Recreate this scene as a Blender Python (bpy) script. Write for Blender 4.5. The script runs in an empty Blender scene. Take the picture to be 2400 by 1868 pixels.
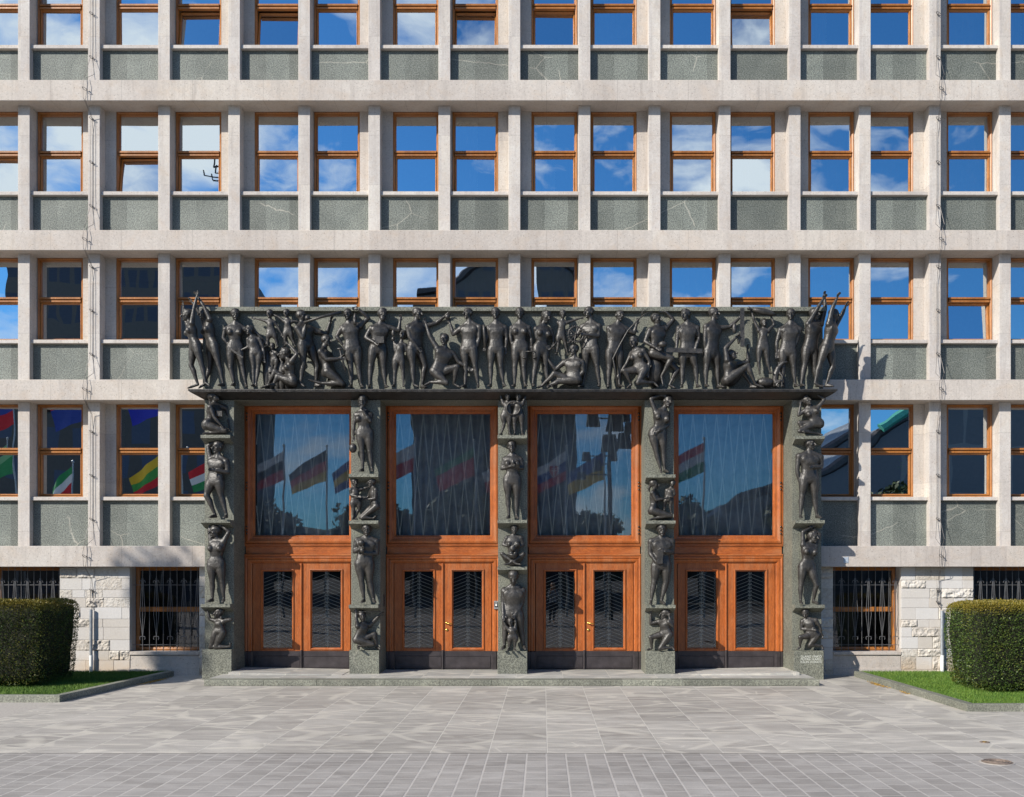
import bpy, math, random
from mathutils import Vector, Matrix, noise
R=math.radians
random.seed(7)
scene=bpy.context.scene
C=scene.collection
# ---------------------------------------------------------------- camera
F=2353.0; CX,CY,CZ=0.612,-20.0,2.09
cam=bpy.data.cameras.new('camera'); co=bpy.data.objects.new('camera',cam); C.objects.link(co)
co.location=(CX,CY,CZ); co.rotation_euler=(R(90),0,0)
cam.sensor_width=36; cam.lens=F/2400*36; cam.shift_x=-72/2400; cam.shift_y=411/2400
cam.clip_end=2000; scene.camera=co
scene.render.resolution_x=1024; scene.render.resolution_y=797
scene.view_settings.view_transform='Standard'; scene.view_settings.look='None'
scene.view_settings.exposure=0.38; scene.view_settings.gamma=1
def W(px,py,y):
    d=(y-CY)/F
    return Vector((CX+(px-1272)*d, y, CZ-(py-1345)*d))
# ---------------------------------------------------------------- mesh builder
class MB:
    def __init__(s): s.v=[]; s.f=[]; s.m=[]
    def add(s,vs,fs,mi=0):
        b=len(s.v); s.v+= [tuple(p) for p in vs]
        for f in fs: s.f.append(tuple(b+i for i in f)); s.m.append(mi)
    def box(s,x0,x1,y0,y1,z0,z1,mi=0):
        s.add([(x0,y0,z0),(x1,y0,z0),(x1,y1,z0),(x0,y1,z0),(x0,y0,z1),(x1,y0,z1),(x1,y1,z1),(x0,y1,z1)],
              [(0,3,2,1),(4,5,6,7),(0,1,5,4),(1,2,6,5),(2,3,7,6),(3,0,4,7)],mi)
    def bbox(s,x0,x1,y0,y1,z0,z1,b=.01,mi=0):
        # box with chamfered front (-y) edges and chamfered top
        X=[(x0+b,x1-b,y0,z0+b,z1-b),(x0,x1,y0+b,z0,z1),(x0,x1,y1,z0,z1)]
        vs=[]
        for a,c,y,e,g in X: vs+=[(a,y,e),(c,y,e),(c,y,g),(a,y,g)]
        fs=[(0,1,2,3)]
        for k in (0,4):
            for i in range(4):
                j=(i+1)%4; fs.append((k+i,k+4+i,k+4+j,k+j))
        fs.append((11,10,9,8)); s.add(vs,fs,mi)
    def tube(s,pts,r,n=8,mi=0,caps=True):
        pts=[Vector(p) for p in pts]
        rs=r if isinstance(r,(list,tuple)) else [r]*len(pts)
        vs=[];up=None
        for i,p in enumerate(pts):
            a=pts[max(i-1,0)]; b=pts[min(i+1,len(pts)-1)]
            t=(b-a); t=t.normalized() if t.length>1e-9 else Vector((0,0,1))
            if up is None:
                up=Vector((0,0,1)) if abs(t.z)<.9 else Vector((1,0,0))
            u=up-t*up.dot(t)
            if u.length<1e-5: u=Vector((1,0,0))-t*t.x
            u.normalize(); w=t.cross(u); up=u
            for k in range(n):
                an=2*math.pi*k/n; vs.append(p+(u*math.cos(an)+w*math.sin(an))*rs[i])
        fs=[]
        for i in range(len(pts)-1):
            for k in range(n):
                k2=(k+1)%n; fs.append((i*n+k,i*n+k2,(i+1)*n+k2,(i+1)*n+k))
        if caps: fs.append(tuple(range(n-1,-1,-1))); fs.append(tuple((len(pts)-1)*n+k for k in range(n)))
        s.add(vs,fs,mi)
    def ell(s,c,ax,seg=12,rings=7,mi=0):
        # ax : three Vectors (semi axes)
        c=Vector(c); vs=[c+ax[2]]; fs=[]
        for i in range(1,rings):
            th=math.pi*i/rings
            for k in range(seg):
                ph=2*math.pi*k/seg
                vs.append(c+ax[0]*(math.sin(th)*math.cos(ph))+ax[1]*(math.sin(th)*math.sin(ph))+ax[2]*math.cos(th))
        vs.append(c-ax[2]); L=len(vs)-1
        for k in range(seg): fs.append((0,1+k,1+(k+1)%seg))
        for i in range(rings-2):
            for k in range(seg):
                a=1+i*seg+k; b=1+i*seg+(k+1)%seg; fs.append((a,a+seg,b+seg,b))
        o=1+(rings-2)*seg
        for k in range(seg): fs.append((L,o+(k+1)%seg,o+k))
        s.add(vs,fs,mi)
    def ball(s,c,r,seg=10,rings=6,mi=0): s.ell(c,[Vector((r,0,0)),Vector((0,r,0)),Vector((0,0,r))],seg,rings,mi)
    def caps(s,a,b,ra,rb,n=10):
        a=Vector(a);b=Vector(b); t=b-a; L=t.length
        if L<1e-6: s.ball(a,max(ra,rb)); return
        t/=L; p=[];r=[]
        for q in (90,60,30): an=R(q); p.append(a-t*ra*math.sin(an)); r.append(max(ra*math.cos(an),ra*.05))
        p.append(a); r.append(ra); p.append(b); r.append(rb)
        for q in (30,60,90): an=R(q); p.append(b+t*rb*math.sin(an)); r.append(max(rb*math.cos(an),rb*.05))
        s.tube(p,r,n)
    def chain(s,pts,rs,n=10):
        for i in range(len(pts)-1): s.caps(pts[i],pts[i+1],rs[i],rs[i+1],n)
    def ring(s,x0,x1,z0,z1,prof,mi=0):
        # mitred frame; prof list of (inset,y)
        vs=[]
        for ins,y in prof:
            vs+=[(x0+ins,y,z0+ins),(x1-ins,y,z0+ins),(x1-ins,y,z1-ins),(x0+ins,y,z1-ins)]
        fs=[]
        for i in range(len(prof)-1):
            for k in range(4):
                j=(k+1)%4; fs.append((i*4+k,i*4+j,i*4+4+j,i*4+4+k))
        s.add(vs,fs,mi)
    def mesh(s,name,mats,smooth=False):
        me=bpy.data.meshes.new(name); me.from_pydata(s.v,[],s.f)
        if not isinstance(mats,(list,tuple)): mats=[mats]
        for m in mats: me.materials.append(m)
        if len(mats)>1: me.polygons.foreach_set('material_index',s.m)
        if smooth: me.polygons.foreach_set('use_smooth',[True]*len(me.polygons))
        me.update(); return me
    def obj(s,name,mats,parent=None,smooth=False,loc=(0,0,0)):
        o=bpy.data.objects.new(name,s.mesh(name,mats,smooth)); C.objects.link(o); o.location=loc
        if parent: o.parent=parent
        return o
def tag(o,label=None,cat=None,group=None,kind=None):
    if label: o['label']=label
    if cat: o['category']=cat
    if group: o['group']=group
    if kind: o['kind']=kind
    return o
def empty(name,loc=(0,0,0)):
    o=bpy.data.objects.new(name,None); C.objects.link(o); o.location=loc; o.empty_display_size=.2; return o
# ---------------------------------------------------------------- materials
class NT:
    def __init__(s,name):
        s.m=bpy.data.materials.new(name); s.m.use_nodes=True; s.t=s.m.node_tree; s.n=s.t.nodes; s.l=s.t.links
        s.b=s.n['Principled BSDF']; s.tc=s.n.new('ShaderNodeTexCoord')
    def new(s,ty,**k):
        n=s.n.new(ty)
        for a,b in k.items():
            if a in n.inputs: s.set(n.inputs[a],b)
            else: setattr(n,a,b)
        return n
    def set(s,inp,val):
        if hasattr(val,'links') or isinstance(val,bpy.types.NodeSocket): s.l.new(val,inp)
        else:
            if isinstance(val,(tuple,list)) and len(val)==3 and inp.type=='RGBA': val=(*val,1)
            inp.default_value=val
    def co(s,scale=(1,1,1),rot=(0,0,0),loc=(0,0,0)):
        mp=s.n.new('ShaderNodeMapping'); s.l.new(s.tc.outputs['Object'],mp.inputs[0])
        mp.inputs['Scale'].default_value=scale; mp.inputs['Rotation'].default_value=rot; mp.inputs['Location'].default_value=loc
        return mp.outputs[0]
    def noise(s,scale,detail=4,rough=.55,vec=None,dist=0):
        n=s.n.new('ShaderNodeTexNoise'); n.inputs['Scale'].default_value=scale; n.inputs['Detail'].default_value=detail
        n.inputs['Roughness'].default_value=rough; n.inputs['Distortion'].default_value=dist
        s.l.new(vec if vec is not None else s.tc.outputs['Object'],n.inputs['Vector']); return n.outputs['Fac']
    def ramp(s,fac,stops):
        r=s.n.new('ShaderNodeValToRGB'); s.l.new(fac,r.inputs[0]); e=r.color_ramp.elements
        while len(e)<len(stops): e.new(.5)
        for k,(p,c) in enumerate(stops):
            e[k].position=p; e[k].color=(*c,1) if isinstance(c,(tuple,list)) else (c,c,c,1)
        return r.outputs[0]
    def mix(s,fac,a,b,mode='MIX'):
        n=s.n.new('ShaderNodeMix'); n.data_type='RGBA'; n.blend_type=mode
        s.set(n.inputs[0],fac); s.set(n.inputs[6],a); s.set(n.inputs[7],b); return n.outputs[2]
    def math(s,op,a,b=0.0,c=None):
        n=s.n.new('ShaderNodeMath'); n.operation=op; s.set(n.inputs[0],a); s.set(n.inputs[1],b)
        if c is not None: s.set(n.inputs[2],c)
        return n.outputs[0]
    def sep(s,vec=None):
        n=s.n.new('ShaderNodeSeparateXYZ'); s.l.new(vec if vec is not None else s.tc.outputs['Object'],n.inputs[0]); return n.outputs
    def bump(s,h,dist=.01,strength=1.0):
        n=s.n.new('ShaderNodeBump'); n.inputs['Distance'].default_value=dist; n.inputs['Strength'].default_value=strength
        s.l.new(h,n.inputs['Height']); s.l.new(n.outputs[0],s.b.inputs['Normal'])
    def out(s,col,rough=.7,metal=0,spec=.4):
        s.set(s.b.inputs['Base Color'],col); s.set(s.b.inputs['Roughness'],rough); s.set(s.b.inputs['Metallic'],metal)
        s.b.inputs['Specular IOR Level'].default_value=spec; return s.m
def beige(name,c1,c2,pits=True,joints=True,rough_b=.003,pitcol=(.22,.19,.16),js=1.443,jo=.03):
    t=NT(name)
    big=t.ramp(t.noise(.9,5,.6,dist=.6),[(.35,c1),(.68,c2)])
    fine=t.noise(26,4,.6); col=t.mix(.14,big,t.ramp(fine,[(.3,.28),(.7,.95)]),'OVERLAY')
    warm=t.ramp(t.noise(2.3,6,.65,dist=1.5),[(.5,0),(.75,.4)])
    col=t.mix(warm,col,(.50,.39,.29))
    sv=t.co((1.6,1.6,.35)); st=t.ramp(t.noise(2.2,4,.6,sv),[(.54,0.0),(.75,.3)]); col=t.mix(st,col,(.30,.27,.25))
    if pits:
        p=t.ramp(t.noise(48,2,.5),[(.30,1.0),(.35,0.0)]); col=t.mix(t.math('MULTIPLY',p,.8),col,pitcol)
    if joints:
        x=t.sep()[0]
        fr=t.math('ABSOLUTE',t.math('SUBTRACT',t.math('FRACT',t.math('DIVIDE',t.math('ADD',x,jo+100*js),js)),.5))
        j=t.math('LESS_THAN',fr,.0022); col=t.mix(t.math('MULTIPLY',j,.55),col,(.18,.16,.14))
    o=t.sep(); cx_=t.math('FLOOR',t.math('DIVIDE',t.math('ADD',o[0],jo+100*js),js)); cz_=t.math('FLOOR',t.math('DIVIDE',t.math('ADD',o[2],.1),1.02))
    wn=t.n.new('ShaderNodeTexWhiteNoise'); wn.noise_dimensions='2D'; cb=t.n.new('ShaderNodeCombineXYZ'); t.l.new(cx_,cb.inputs[0]); t.l.new(cz_,cb.inputs[1]); t.l.new(cb.outputs[0],wn.inputs['Vector'])
    col=t.mix(1.0,col,t.ramp(wn.outputs[0],[(0,(.87,.855,.85)),(.5,(.97,.96,.95)),(1,(1.0,.985,.955))]),'MULTIPLY')
    if not joints:
        fz=t.math('ABSOLUTE',t.math('SUBTRACT',t.math('FRACT',t.math('DIVIDE',t.math('ADD',o[2],.1),1.02)),.5)); jz=t.math('GREATER_THAN',fz,.4975); col=t.mix(t.math('MULTIPLY',jz,.5),col,(.16,.14,.12))
    st2=t.ramp(t.noise(3.1,5,.7,t.co((3,3,.22))),[(.52,0),(.72,.38)]); col=t.mix(st2,col,(.27,.235,.21))
    t.bump(fine,rough_b); return t.out(col,.85,spec=.25)
M={}
M['stone']=beige('pale_limestone',(0.465,0.419,0.378),(0.531,0.490,0.448))
M['stone_m']=beige('mullion_limestone',(0.473,0.436,0.403),(0.548,0.515,0.481),joints=False)
M['stone_soft']=beige('jamb_limestone',(0.451,0.408,0.365),(0.527,0.484,0.442),joints=False)
def ashlar(name,kind):
    t=NT(name)
    base=t.ramp(t.noise(1.7,5,.6),[(.3,(.50,.46,.41)),(.7,(.60,.57,.53))])
    fine=t.noise(40 if kind==0 else 22,5,.65)
    col=t.mix(.3,base,t.ramp(fine,[(.3,.25),(.7,1)]),'OVERLAY')
    isl=t.n.new('ShaderNodeNewGeometry').outputs['Random Per Island']
    col=t.mix(.75,col,t.ramp(isl,[(0,(0.447,0.396,0.335)),(.5,(0.516,0.482,0.447)),(1,(0.568,0.550,0.533))]),'MIX') if kind==0 else col
    z=t.sep()[2]; low=t.ramp(t.math('ADD',z,t.noise(2,3)),[(.45,1),(.95,0)])
    col=t.mix(t.math('MULTIPLY',low,.55),col,(.55,.38,.22))
    if kind: col=t.mix(1.0,col,t.ramp(t.n.new('ShaderNodeNewGeometry').outputs['Random Per Island'],[(0,(.80,.76,.71)),(1,(.96,.945,.92))]),'MULTIPLY')
    t.bump(fine,.006 if kind==0 else .02); return t.out(col,.88,spec=.2)
M['ash0']=ashlar('dressed_block',0); M['ash1']=ashlar('rough_block',1)
def green(name,c1,c2,joint=None,vein=.5,speck=.5):
    t=NT(name)
    v=t.co((1,1,1),rot=(0,.5,0)); big=t.ramp(t.noise(1.6,6,.62,v,dist=.8),[(.3,c1),(.72,c2)])
    fine=t.noise(42,3,.65); col=t.mix(speck,big,t.ramp(fine,[(.38,(.0,.01,.0)),(.64,(1,1,.95))]),'OVERLAY')
    sp=t.ramp(t.noise(85,1,.5),[(.62,0),(.69,1)]); col=t.mix(t.math('MULTIPLY',sp,.35),col,(.42,.43,.33))
    vo=t.n.new('ShaderNodeTexVoronoi'); vo.feature='DISTANCE_TO_EDGE'; vo.inputs['Scale'].default_value=.8
    wv=t.n.new('ShaderNodeVectorMath'); wv.operation='MULTIPLY_ADD'; wn_=t.n.new('ShaderNodeTexNoise'); wn_.inputs['Scale'].default_value=6; wn_.inputs['Detail'].default_value=3; t.l.new(t.tc.outputs['Object'],wn_.inputs['Vector'])
    t.l.new(wn_.outputs['Color'],wv.inputs[0]); wv.inputs[1].default_value=(.07,.07,.07); t.l.new(t.co((.75,.3,1.1),rot=(0,.6,0),loc=(3,0,1)),wv.inputs[2]); t.l.new(wv.outputs[0],vo.inputs['Vector'])
    vn=t.ramp(vo.outputs['Distance'],[(.0,1),(.002,.9),(.0055,0)])
    msk=t.ramp(t.noise(.9,2),[(.54,0),(.58,1)])
    col=t.mix(t.math('MULTIPLY',t.math('MULTIPLY',vn,msk),vein*.7),col,(.52,.48,.40))
    if joint:
        x=t.sep()[0]; off,per=joint
        cell=t.math('FLOOR',t.math('DIVIDE',t.math('ADD',x,off+100*per),per))
        wn=t.new('ShaderNodeTexWhiteNoise',noise_dimensions='1D'); t.l.new(cell,wn.inputs['W'])
        col=t.mix(.55,col,t.mix(1.0,col,t.ramp(wn.outputs[0],[(0,.45),(1,1.3)]),'MULTIPLY'))
    t.bump(fine,.006); return t.out(col,.62,spec=.4)
M['green']=green('spandrel_greenstone',(0.120,0.132,0.120),(0.188,0.200,0.180),(.31,.481),.8)
M['green_p']=green('portal_greenstone',(.110,.112,.094),(.176,.176,.143),None,.35,.5)
M['green_s']=green('step_greenstone',(.165,.167,.138),(.245,.243,.20),(.2,1.15),.5,.4)
def wood(name,c1,c2,horizontal=False,rough=.38):
    t=NT(name)
    sc=(1.2,14,14) if horizontal else (14,14,1.2)
    g=t.noise(3.2,5,.65,t.co(sc),dist=.5); g2=t.noise(14,3,.6,t.co(sc))
    col=t.mix(.5,t.ramp(g,[(.36,c1),(.62,c2)]),t.ramp(g2,[(.36,tuple(x*.8 for x in c1)),(.6,c2)]))
    w=t.ramp(t.noise(1.3,6,.65),[(.5,0),(.72,.6)]); col=t.mix(w,col,tuple(x*.6 for x in c1))
    f_=t.ramp(t.noise(2.1,4,.6,t.co((2.5,2.5,.6) if not horizontal else (.6,2.5,2.5))),[(.5,0),(.8,.35)]); col=t.mix(f_,col,(.42,.24,.13))
    t.bump(g2,.0015); return t.out(col,rough,spec=.45)
M['door']=wood('door_wood',(.20,.048,.010),(.46,.125,.025))
M['door_h']=wood('door_wood_rail',(.20,.048,.010),(.46,.125,.025),True)
M['wood']=wood('window_wood',(.22,.075,.014),(.42,.165,.036))
def simple(name,col,rough=.5,metal=0,n=12,amt=.3,spec=.4,bump=0):
    t=NT(name); f=t.noise(n,4,.6); c=t.mix(amt,col,t.ramp(f,[(.3,.15),(.7,.9)]),'OVERLAY')
    if bump: t.bump(f,bump)
    return t.out(c,rough,metal,spec)
t=NT('bronze'); f=t.noise(9,5,.6); g=t.noise(40,3,.6)
c=t.ramp(f,[(.3,(.021,.0195,.017)),(.68,(.056,.050,.044))]); c=t.mix(.45,c,t.ramp(g,[(.3,.15),(.7,.85)]),'OVERLAY')
nz=t.n.new('ShaderNodeNewGeometry'); sx=t.n.new('ShaderNodeSeparateXYZ'); t.l.new(nz.outputs['Normal'],sx.inputs[0])
t.bump(t.math('ADD',g,t.math('MULTIPLY',f,1.5)),.005)
M['bronze']=t.out(c,t.ramp(f,[(.3,.36),(.7,.52)]),.3,.65)
M['kick']=simple('kick_plate_metal',(.062,.053,.055),.42,.45,5,.4)
M['iron']=simple('wrought_iron',(.16,.16,.165),.45,.5)
M['iron_l']=simple('pale_rod',(.85,.82,.76),.5,.2)
M['steel']=simple('galvanised_steel',(.33,.35,.37),.45,.55)
M['wire']=simple('conductor_wire',(.13,.12,.115),.5,.5)
M['brass']=simple('brass',(.75,.48,.12),.25,.9,8,.1)
M['stud']=simple('dark_stud',(.10,.08,.07),.25,.8)
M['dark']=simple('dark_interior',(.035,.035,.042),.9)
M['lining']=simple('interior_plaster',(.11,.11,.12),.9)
M['curtain']=simple('curtain_cloth',(.6,.6,.62),.95,0,4,.2)
M['curtain_b']=simple('door_curtain_cloth',(.50,.51,.54),.95,0,4,.3)
M['white']=simple('white_enamel',(.75,.75,.73),.4)
M['black']=simple('black_plastic',(.03,.03,.035),.4)
M['plaque']=simple('grey_blue_enamel',(.33,.38,.44),.5)
M['letters']=simple('engraved_letter_paint',(.55,.56,.50),.8)
def glass(name,refl,tint=(1,1,1),wav=.0):
    t=NT(name); t.n.remove(t.b); o=t.n['Material Output']
    g=t.n.new('ShaderNodeBsdfGlossy'); g.inputs['Roughness'].default_value=0.004; g.inputs['Color'].default_value=(*tint,1)
    tr=t.n.new('ShaderNodeBsdfTransparent'); tr.inputs['Color'].default_value=(.72,.76,.76,1)
    mx=t.n.new('ShaderNodeMixShader'); fr=t.n.new('ShaderNodeFresnel'); fr.inputs['IOR'].default_value=1.5
    fac=t.math('MINIMUM',t.math('ADD',fr.outputs[0],refl),1.0); t.l.new(fac,mx.inputs[0])
    t.l.new(tr.outputs[0],mx.inputs[1]); t.l.new(g.outputs[0],mx.inputs[2])
    if wav:
        bp=t.n.new('ShaderNodeBump'); bp.inputs['Distance'].default_value=wav; bp.inputs['Strength'].default_value=1
        geo=t.n.new('ShaderNodeNewGeometry'); nn=t.noise(1.3,1,.4,geo.outputs['Position']); t.l.new(nn,bp.inputs['Height']); t.l.new(bp.outputs[0],g.inputs['Normal'])
    t.l.new(mx.outputs[0],o.inputs[0]); return t.m
M['glass']=glass('window_glass',.62,(.92,.98,1),.002)
M['glass_d']=glass('door_glass',.11,(.9,.95,1),.0012)
M['glass_b']=glass('leaf_glass',.06,(1,1,1),.002)
# ---------------------------------------------------------------- world and sun
SUN=Vector((-1.18,-1.0,.92)).normalized()
w=bpy.data.worlds.new('World'); scene.world=w; w.use_nodes=True
n=w.node_tree.nodes; l=w.node_tree.links; bg=n['Background']
sky=n.new('ShaderNodeTexSky'); sky.sky_type='NISHITA'; sky.sun_disc=False
sky.sun_elevation=math.asin(SUN.z); sky.sun_rotation=math.atan2(SUN.x,SUN.y)
sky.altitude=300; sky.air_density=1.0; sky.dust_density=.3; sky.ozone_density=3.0
tc=n.new('ShaderNodeTexCoord'); mp=n.new('ShaderNodeMapping'); mp.inputs['Scale'].default_value=(1,1,2.0); mp.inputs['Location'].default_value=(3.3,1.1,.4)
l.new(tc.outputs['Generated'],mp.inputs[0])
nz=n.new('ShaderNodeTexNoise'); nz.inputs['Scale'].default_value=4.2; nz.inputs['Detail'].default_value=9; nz.inputs['Roughness'].default_value=.58; nz.inputs['Distortion'].default_value=.35
l.new(mp.outputs[0],nz.inputs['Vector'])
sp=n.new('ShaderNodeSeparateXYZ'); l.new(tc.outputs['Generated'],sp.inputs[0])
ad=n.new('ShaderNodeMath'); ad.operation='MULTIPLY_ADD'; ad.inputs[1].default_value=-.10; l.new(sp.outputs[0],ad.inputs[0]); l.new(nz.outputs['Fac'],ad.inputs[2])
cr=n.new('ShaderNodeValToRGB'); cr.color_ramp.elements[0].position=.515; cr.color_ramp.elements[0].color=(0,0,0,1)
cr.color_ramp.elements[1].position=.65; cr.color_ramp.elements[1].color=(1,1,1,1); l.new(ad.outputs[0],cr.inputs[0])
tint=n.new('ShaderNodeMix'); tint.data_type='RGBA'; tint.blend_type='MULTIPLY'; tint.inputs[0].default_value=1; tint.inputs[7].default_value=(.55,1.3,1.95,1)
l.new(sky.outputs[0],tint.inputs[6])
mx=n.new('ShaderNodeMix'); mx.data_type='RGBA'; l.new(cr.outputs[0],mx.inputs[0]); l.new(tint.outputs[2],mx.inputs[6]); mx.inputs[7].default_value=(13.5,14.8,16,1)
l.new(mx.outputs[2],bg.inputs[0]); bg.inputs[1].default_value=.058
sd=bpy.data.lights.new('sun','SUN'); sd.energy=5.0; sd.angle=R(.55); sd.color=(1,.95,.87)
so=bpy.data.objects.new('sun',sd); C.objects.link(so); so.location=(-30,-30,30)
so.rotation_euler=SUN.to_track_quat('Z','Y').to_euler()
# ---------------------------------------------------------------- office building
B=tag(empty('office_building'),'pale limestone office block with rows of wood framed windows and a dark stone portal','building')
yB,yM,yP,yJ,yW,yG=.45,.67,.81,.93,.985,1.03
XI=lambda i:1.443*i+.03
XL,XR=-16.0,16.0
bands=[(2.233,2.659),(5.627,6.049),(8.681,9.095),(11.73,12.154),(14.78,15.5)]
for a,b in bands:
    for xa,xb in (((XL,XR),) if a>5 else ((XL,-6.125),(6.165,XR))):
        mb=MB(); mb.bbox(xa,xb,yB,yM+.45,a,b,.008); mb.obj('floor_band',M['stone'],B)
# storeys  (z0 parapet base, z1 soffit, sill top, transom centre)
ST=[(12.154,14.78,13.01,13.93),(9.095,11.73,9.985,10.862),(6.049,8.681,6.925,7.81),(2.659,5.627,3.68,4.665)]
def portal_hides(x): return abs(x)<5.9
for s,(z0,z1,zs,zt) in enumerate(ST):
    for i in range(-9,10):
        x=XI(i)
        if s==3 and portal_hides(x): continue
        mb=MB(); mb.bbox(x-.122,x+.122,yM,yP+.25,z0,z1,.006); mb.obj('mullion',M['stone_m'],B)
    for i in range(-9,9):
        xa,xb=XI(i),XI(i+1)
        if s==3 and (portal_hides(xa) and portal_hides(xb)): continue
        mb=MB(); mb.box(xa+.122,xb-.122,yP,yP+.2,z0+.002,zs-.078); mb.obj('spandrel_panel',M['green'],B)
        mb=MB(); mb.bbox(xa+.121,xb-.121,yM+.05,yG+.02,zs-.075,zs,.006); mb.obj('window_sill',M['stone_m'],B)
    for i in range(-8,9,2):      # pier behind the even mullions
        x=XI(i)
        if s==3 and portal_hides(x): continue
        wl=MB(); wl.box(x-.345,x+.345,yJ,1.35,zs-.002,z1); wl.obj('wall_pier',M['stone_soft'],B)
    for i in range(-9,10,2):
        x=XI(i)
        if s==3 and portal_hides(x): continue
        wl=MB(); wl.box(x-.142,x+.142,yJ+.03,1.35,zs-.002,z1); wl.obj('wall_pier',M['stone_soft'],B)
    # room behind
    xr=[(XL,XR)] if s<3 else [(XL,-6.1),(6.1,XR)]
    rm=MB()
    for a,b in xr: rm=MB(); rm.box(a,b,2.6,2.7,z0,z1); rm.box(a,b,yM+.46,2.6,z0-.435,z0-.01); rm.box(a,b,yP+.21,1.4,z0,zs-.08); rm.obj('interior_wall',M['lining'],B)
mb=MB(); mb.box(XL,XR,yM+.46,2.6,14.8,15.5); mb.obj('roof_slab',M['lining'],B)
# windows
def lin(a,b,t): return a+(b-a)*t
def window_frame(z0,z1,zt):
    w_=.956; mb=MB()
    p=[(0,yW+.10),(0,yW-.035),(.014,yW-.04),(.04,yW-.02),(.045,yG+.01)]
    mb.ring(0,w_,z0,z1,p)
    # transom with a grooved profile
    for a,b,y in ((zt-.055,zt-.012,yW-.045),(zt-.012,zt+.006,yW-.012),(zt+.006,zt+.05,yW-.055)):
        mb.bbox(.05,w_-.05,y,yG,a,b,.006)
    # upper sash bead
    mb.ring(.05,w_-.05,zt+.05,z1-.05,[(-.012,yW-.005),(.004,yW-.005),(.014,yG+.01)])
    return mb
def sash(z0,z1):
    w_=.956-.10; mb=MB()
    mb.ring(0,w_,0,z1-z0,[(0,.06),(0,-.028),(.014,-.03),(.028,-.01),(.034,.03)]); return mb
def pane(wd,h):
    mb=MB(); mb.add([(0,0,0),(wd,0,0),(wd,0,h),(0,0,h)],[(0,1,2,3)]); return mb
rng=random.Random(3)
tilted={(0,3):7,(0,4):8,(0,7):7.5,(0,8):5,(0,11):6,(1,0):6,(1,2):8,(2,14):4}
curts=[]
for s,(z0,z1,zs,zt) in enumerate(ST):
    fm=window_frame(zs,z1-.004,zt).mesh('window',M['wood'])
    sm=sash(zs+.05,zt-.055).mesh('sash',M['wood'])
    up=pane(.956-.12,z1-.004-.06-zt-.055).mesh('pane',M['glass'])
    lo=pane(.956-.17,zt-.055-zs-.05-.07).mesh('pane',M['glass'])
    k=0
    for i in range(-7,8,2):
        for side in (-1,1):
            x=XI(i)+(.142 if side>0 else -1.098)
            idx=k; k+=1
            if s==3 and abs(x+.478)<6.0: continue
            fo=bpy.data.objects.new('window',fm); C.objects.link(fo); fo.parent=B; fo.location=(x,0,0)
            ti=R(tilted.get((s,idx),0))
            so_=bpy.data.objects.new('sash',sm); C.objects.link(so_); so_.parent=fo; so_.location=(.05,yW+.012,zs+.05)
            so_.rotation_euler=(-ti,0,0)
            a=bpy.data.objects.new('pane',up); C.objects.link(a); a.parent=fo; a.location=(.06,yG-.004,zt+.055)
            a.rotation_euler=(R(rng.uniform(-.5,.5)),0,R(rng.uniform(-.6,.6)))
            b=bpy.data.objects.new('pane',lo); C.objects.link(b); b.parent=fo
            b.location=Vector((.085,yW+.012+.022*math.cos(ti),zs+.05))+Vector((0,.035*math.sin(ti),.035*math.cos(ti)))
            b.rotation_euler=(-ti+R(rng.uniform(-.5,.5)),0,R(rng.uniform(-.6,.6)))
            curts.append((s,idx,x,zs,z1,ti))
ORD='first second third fourth fifth sixth seventh eighth ninth tenth eleventh twelfth thirteenth fourteenth fifteenth sixteenth'.split()
ROW=['top','second','third','fourth']
for s,idx,x,zs,z1,ti in curts:
    if ti or not ((s in(0,1,2) and idx>=7) or (s==0 and idx<3) or (s==1 and idx==5)): continue
    if s==0 and idx%3==1: continue
    mb=MB(); N_=40; full=rng.random()<.7; x0=x-.02; x1=x+(.98 if full else .5)
    vs=[];fs=[]
    for j in range(N_+1):
        u=j/N_; xx=lin(x0,x1,u); yy=1.33+.022*math.sin(u*46+idx)+.01*math.sin(u*19+s)
        vs+=[(xx,yy,zs+.03),(xx,yy+.01*math.sin(u*30),z1-.06)]
    for j in range(N_): fs.append((2*j,2*j+2,2*j+3,2*j+1))
    mb.add(vs,fs); o=mb.obj('curtain',M['curtain'],None,True)
    o.data.transform(Matrix.Translation((-x0,-1.33,-z1))); o.location=(x0,1.33,z1)
    tag(o,f'pale curtain behind the {ORD[idx]} window from the left, {ROW[s]} row from the top','curtain','curtains behind the office windows')
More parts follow.
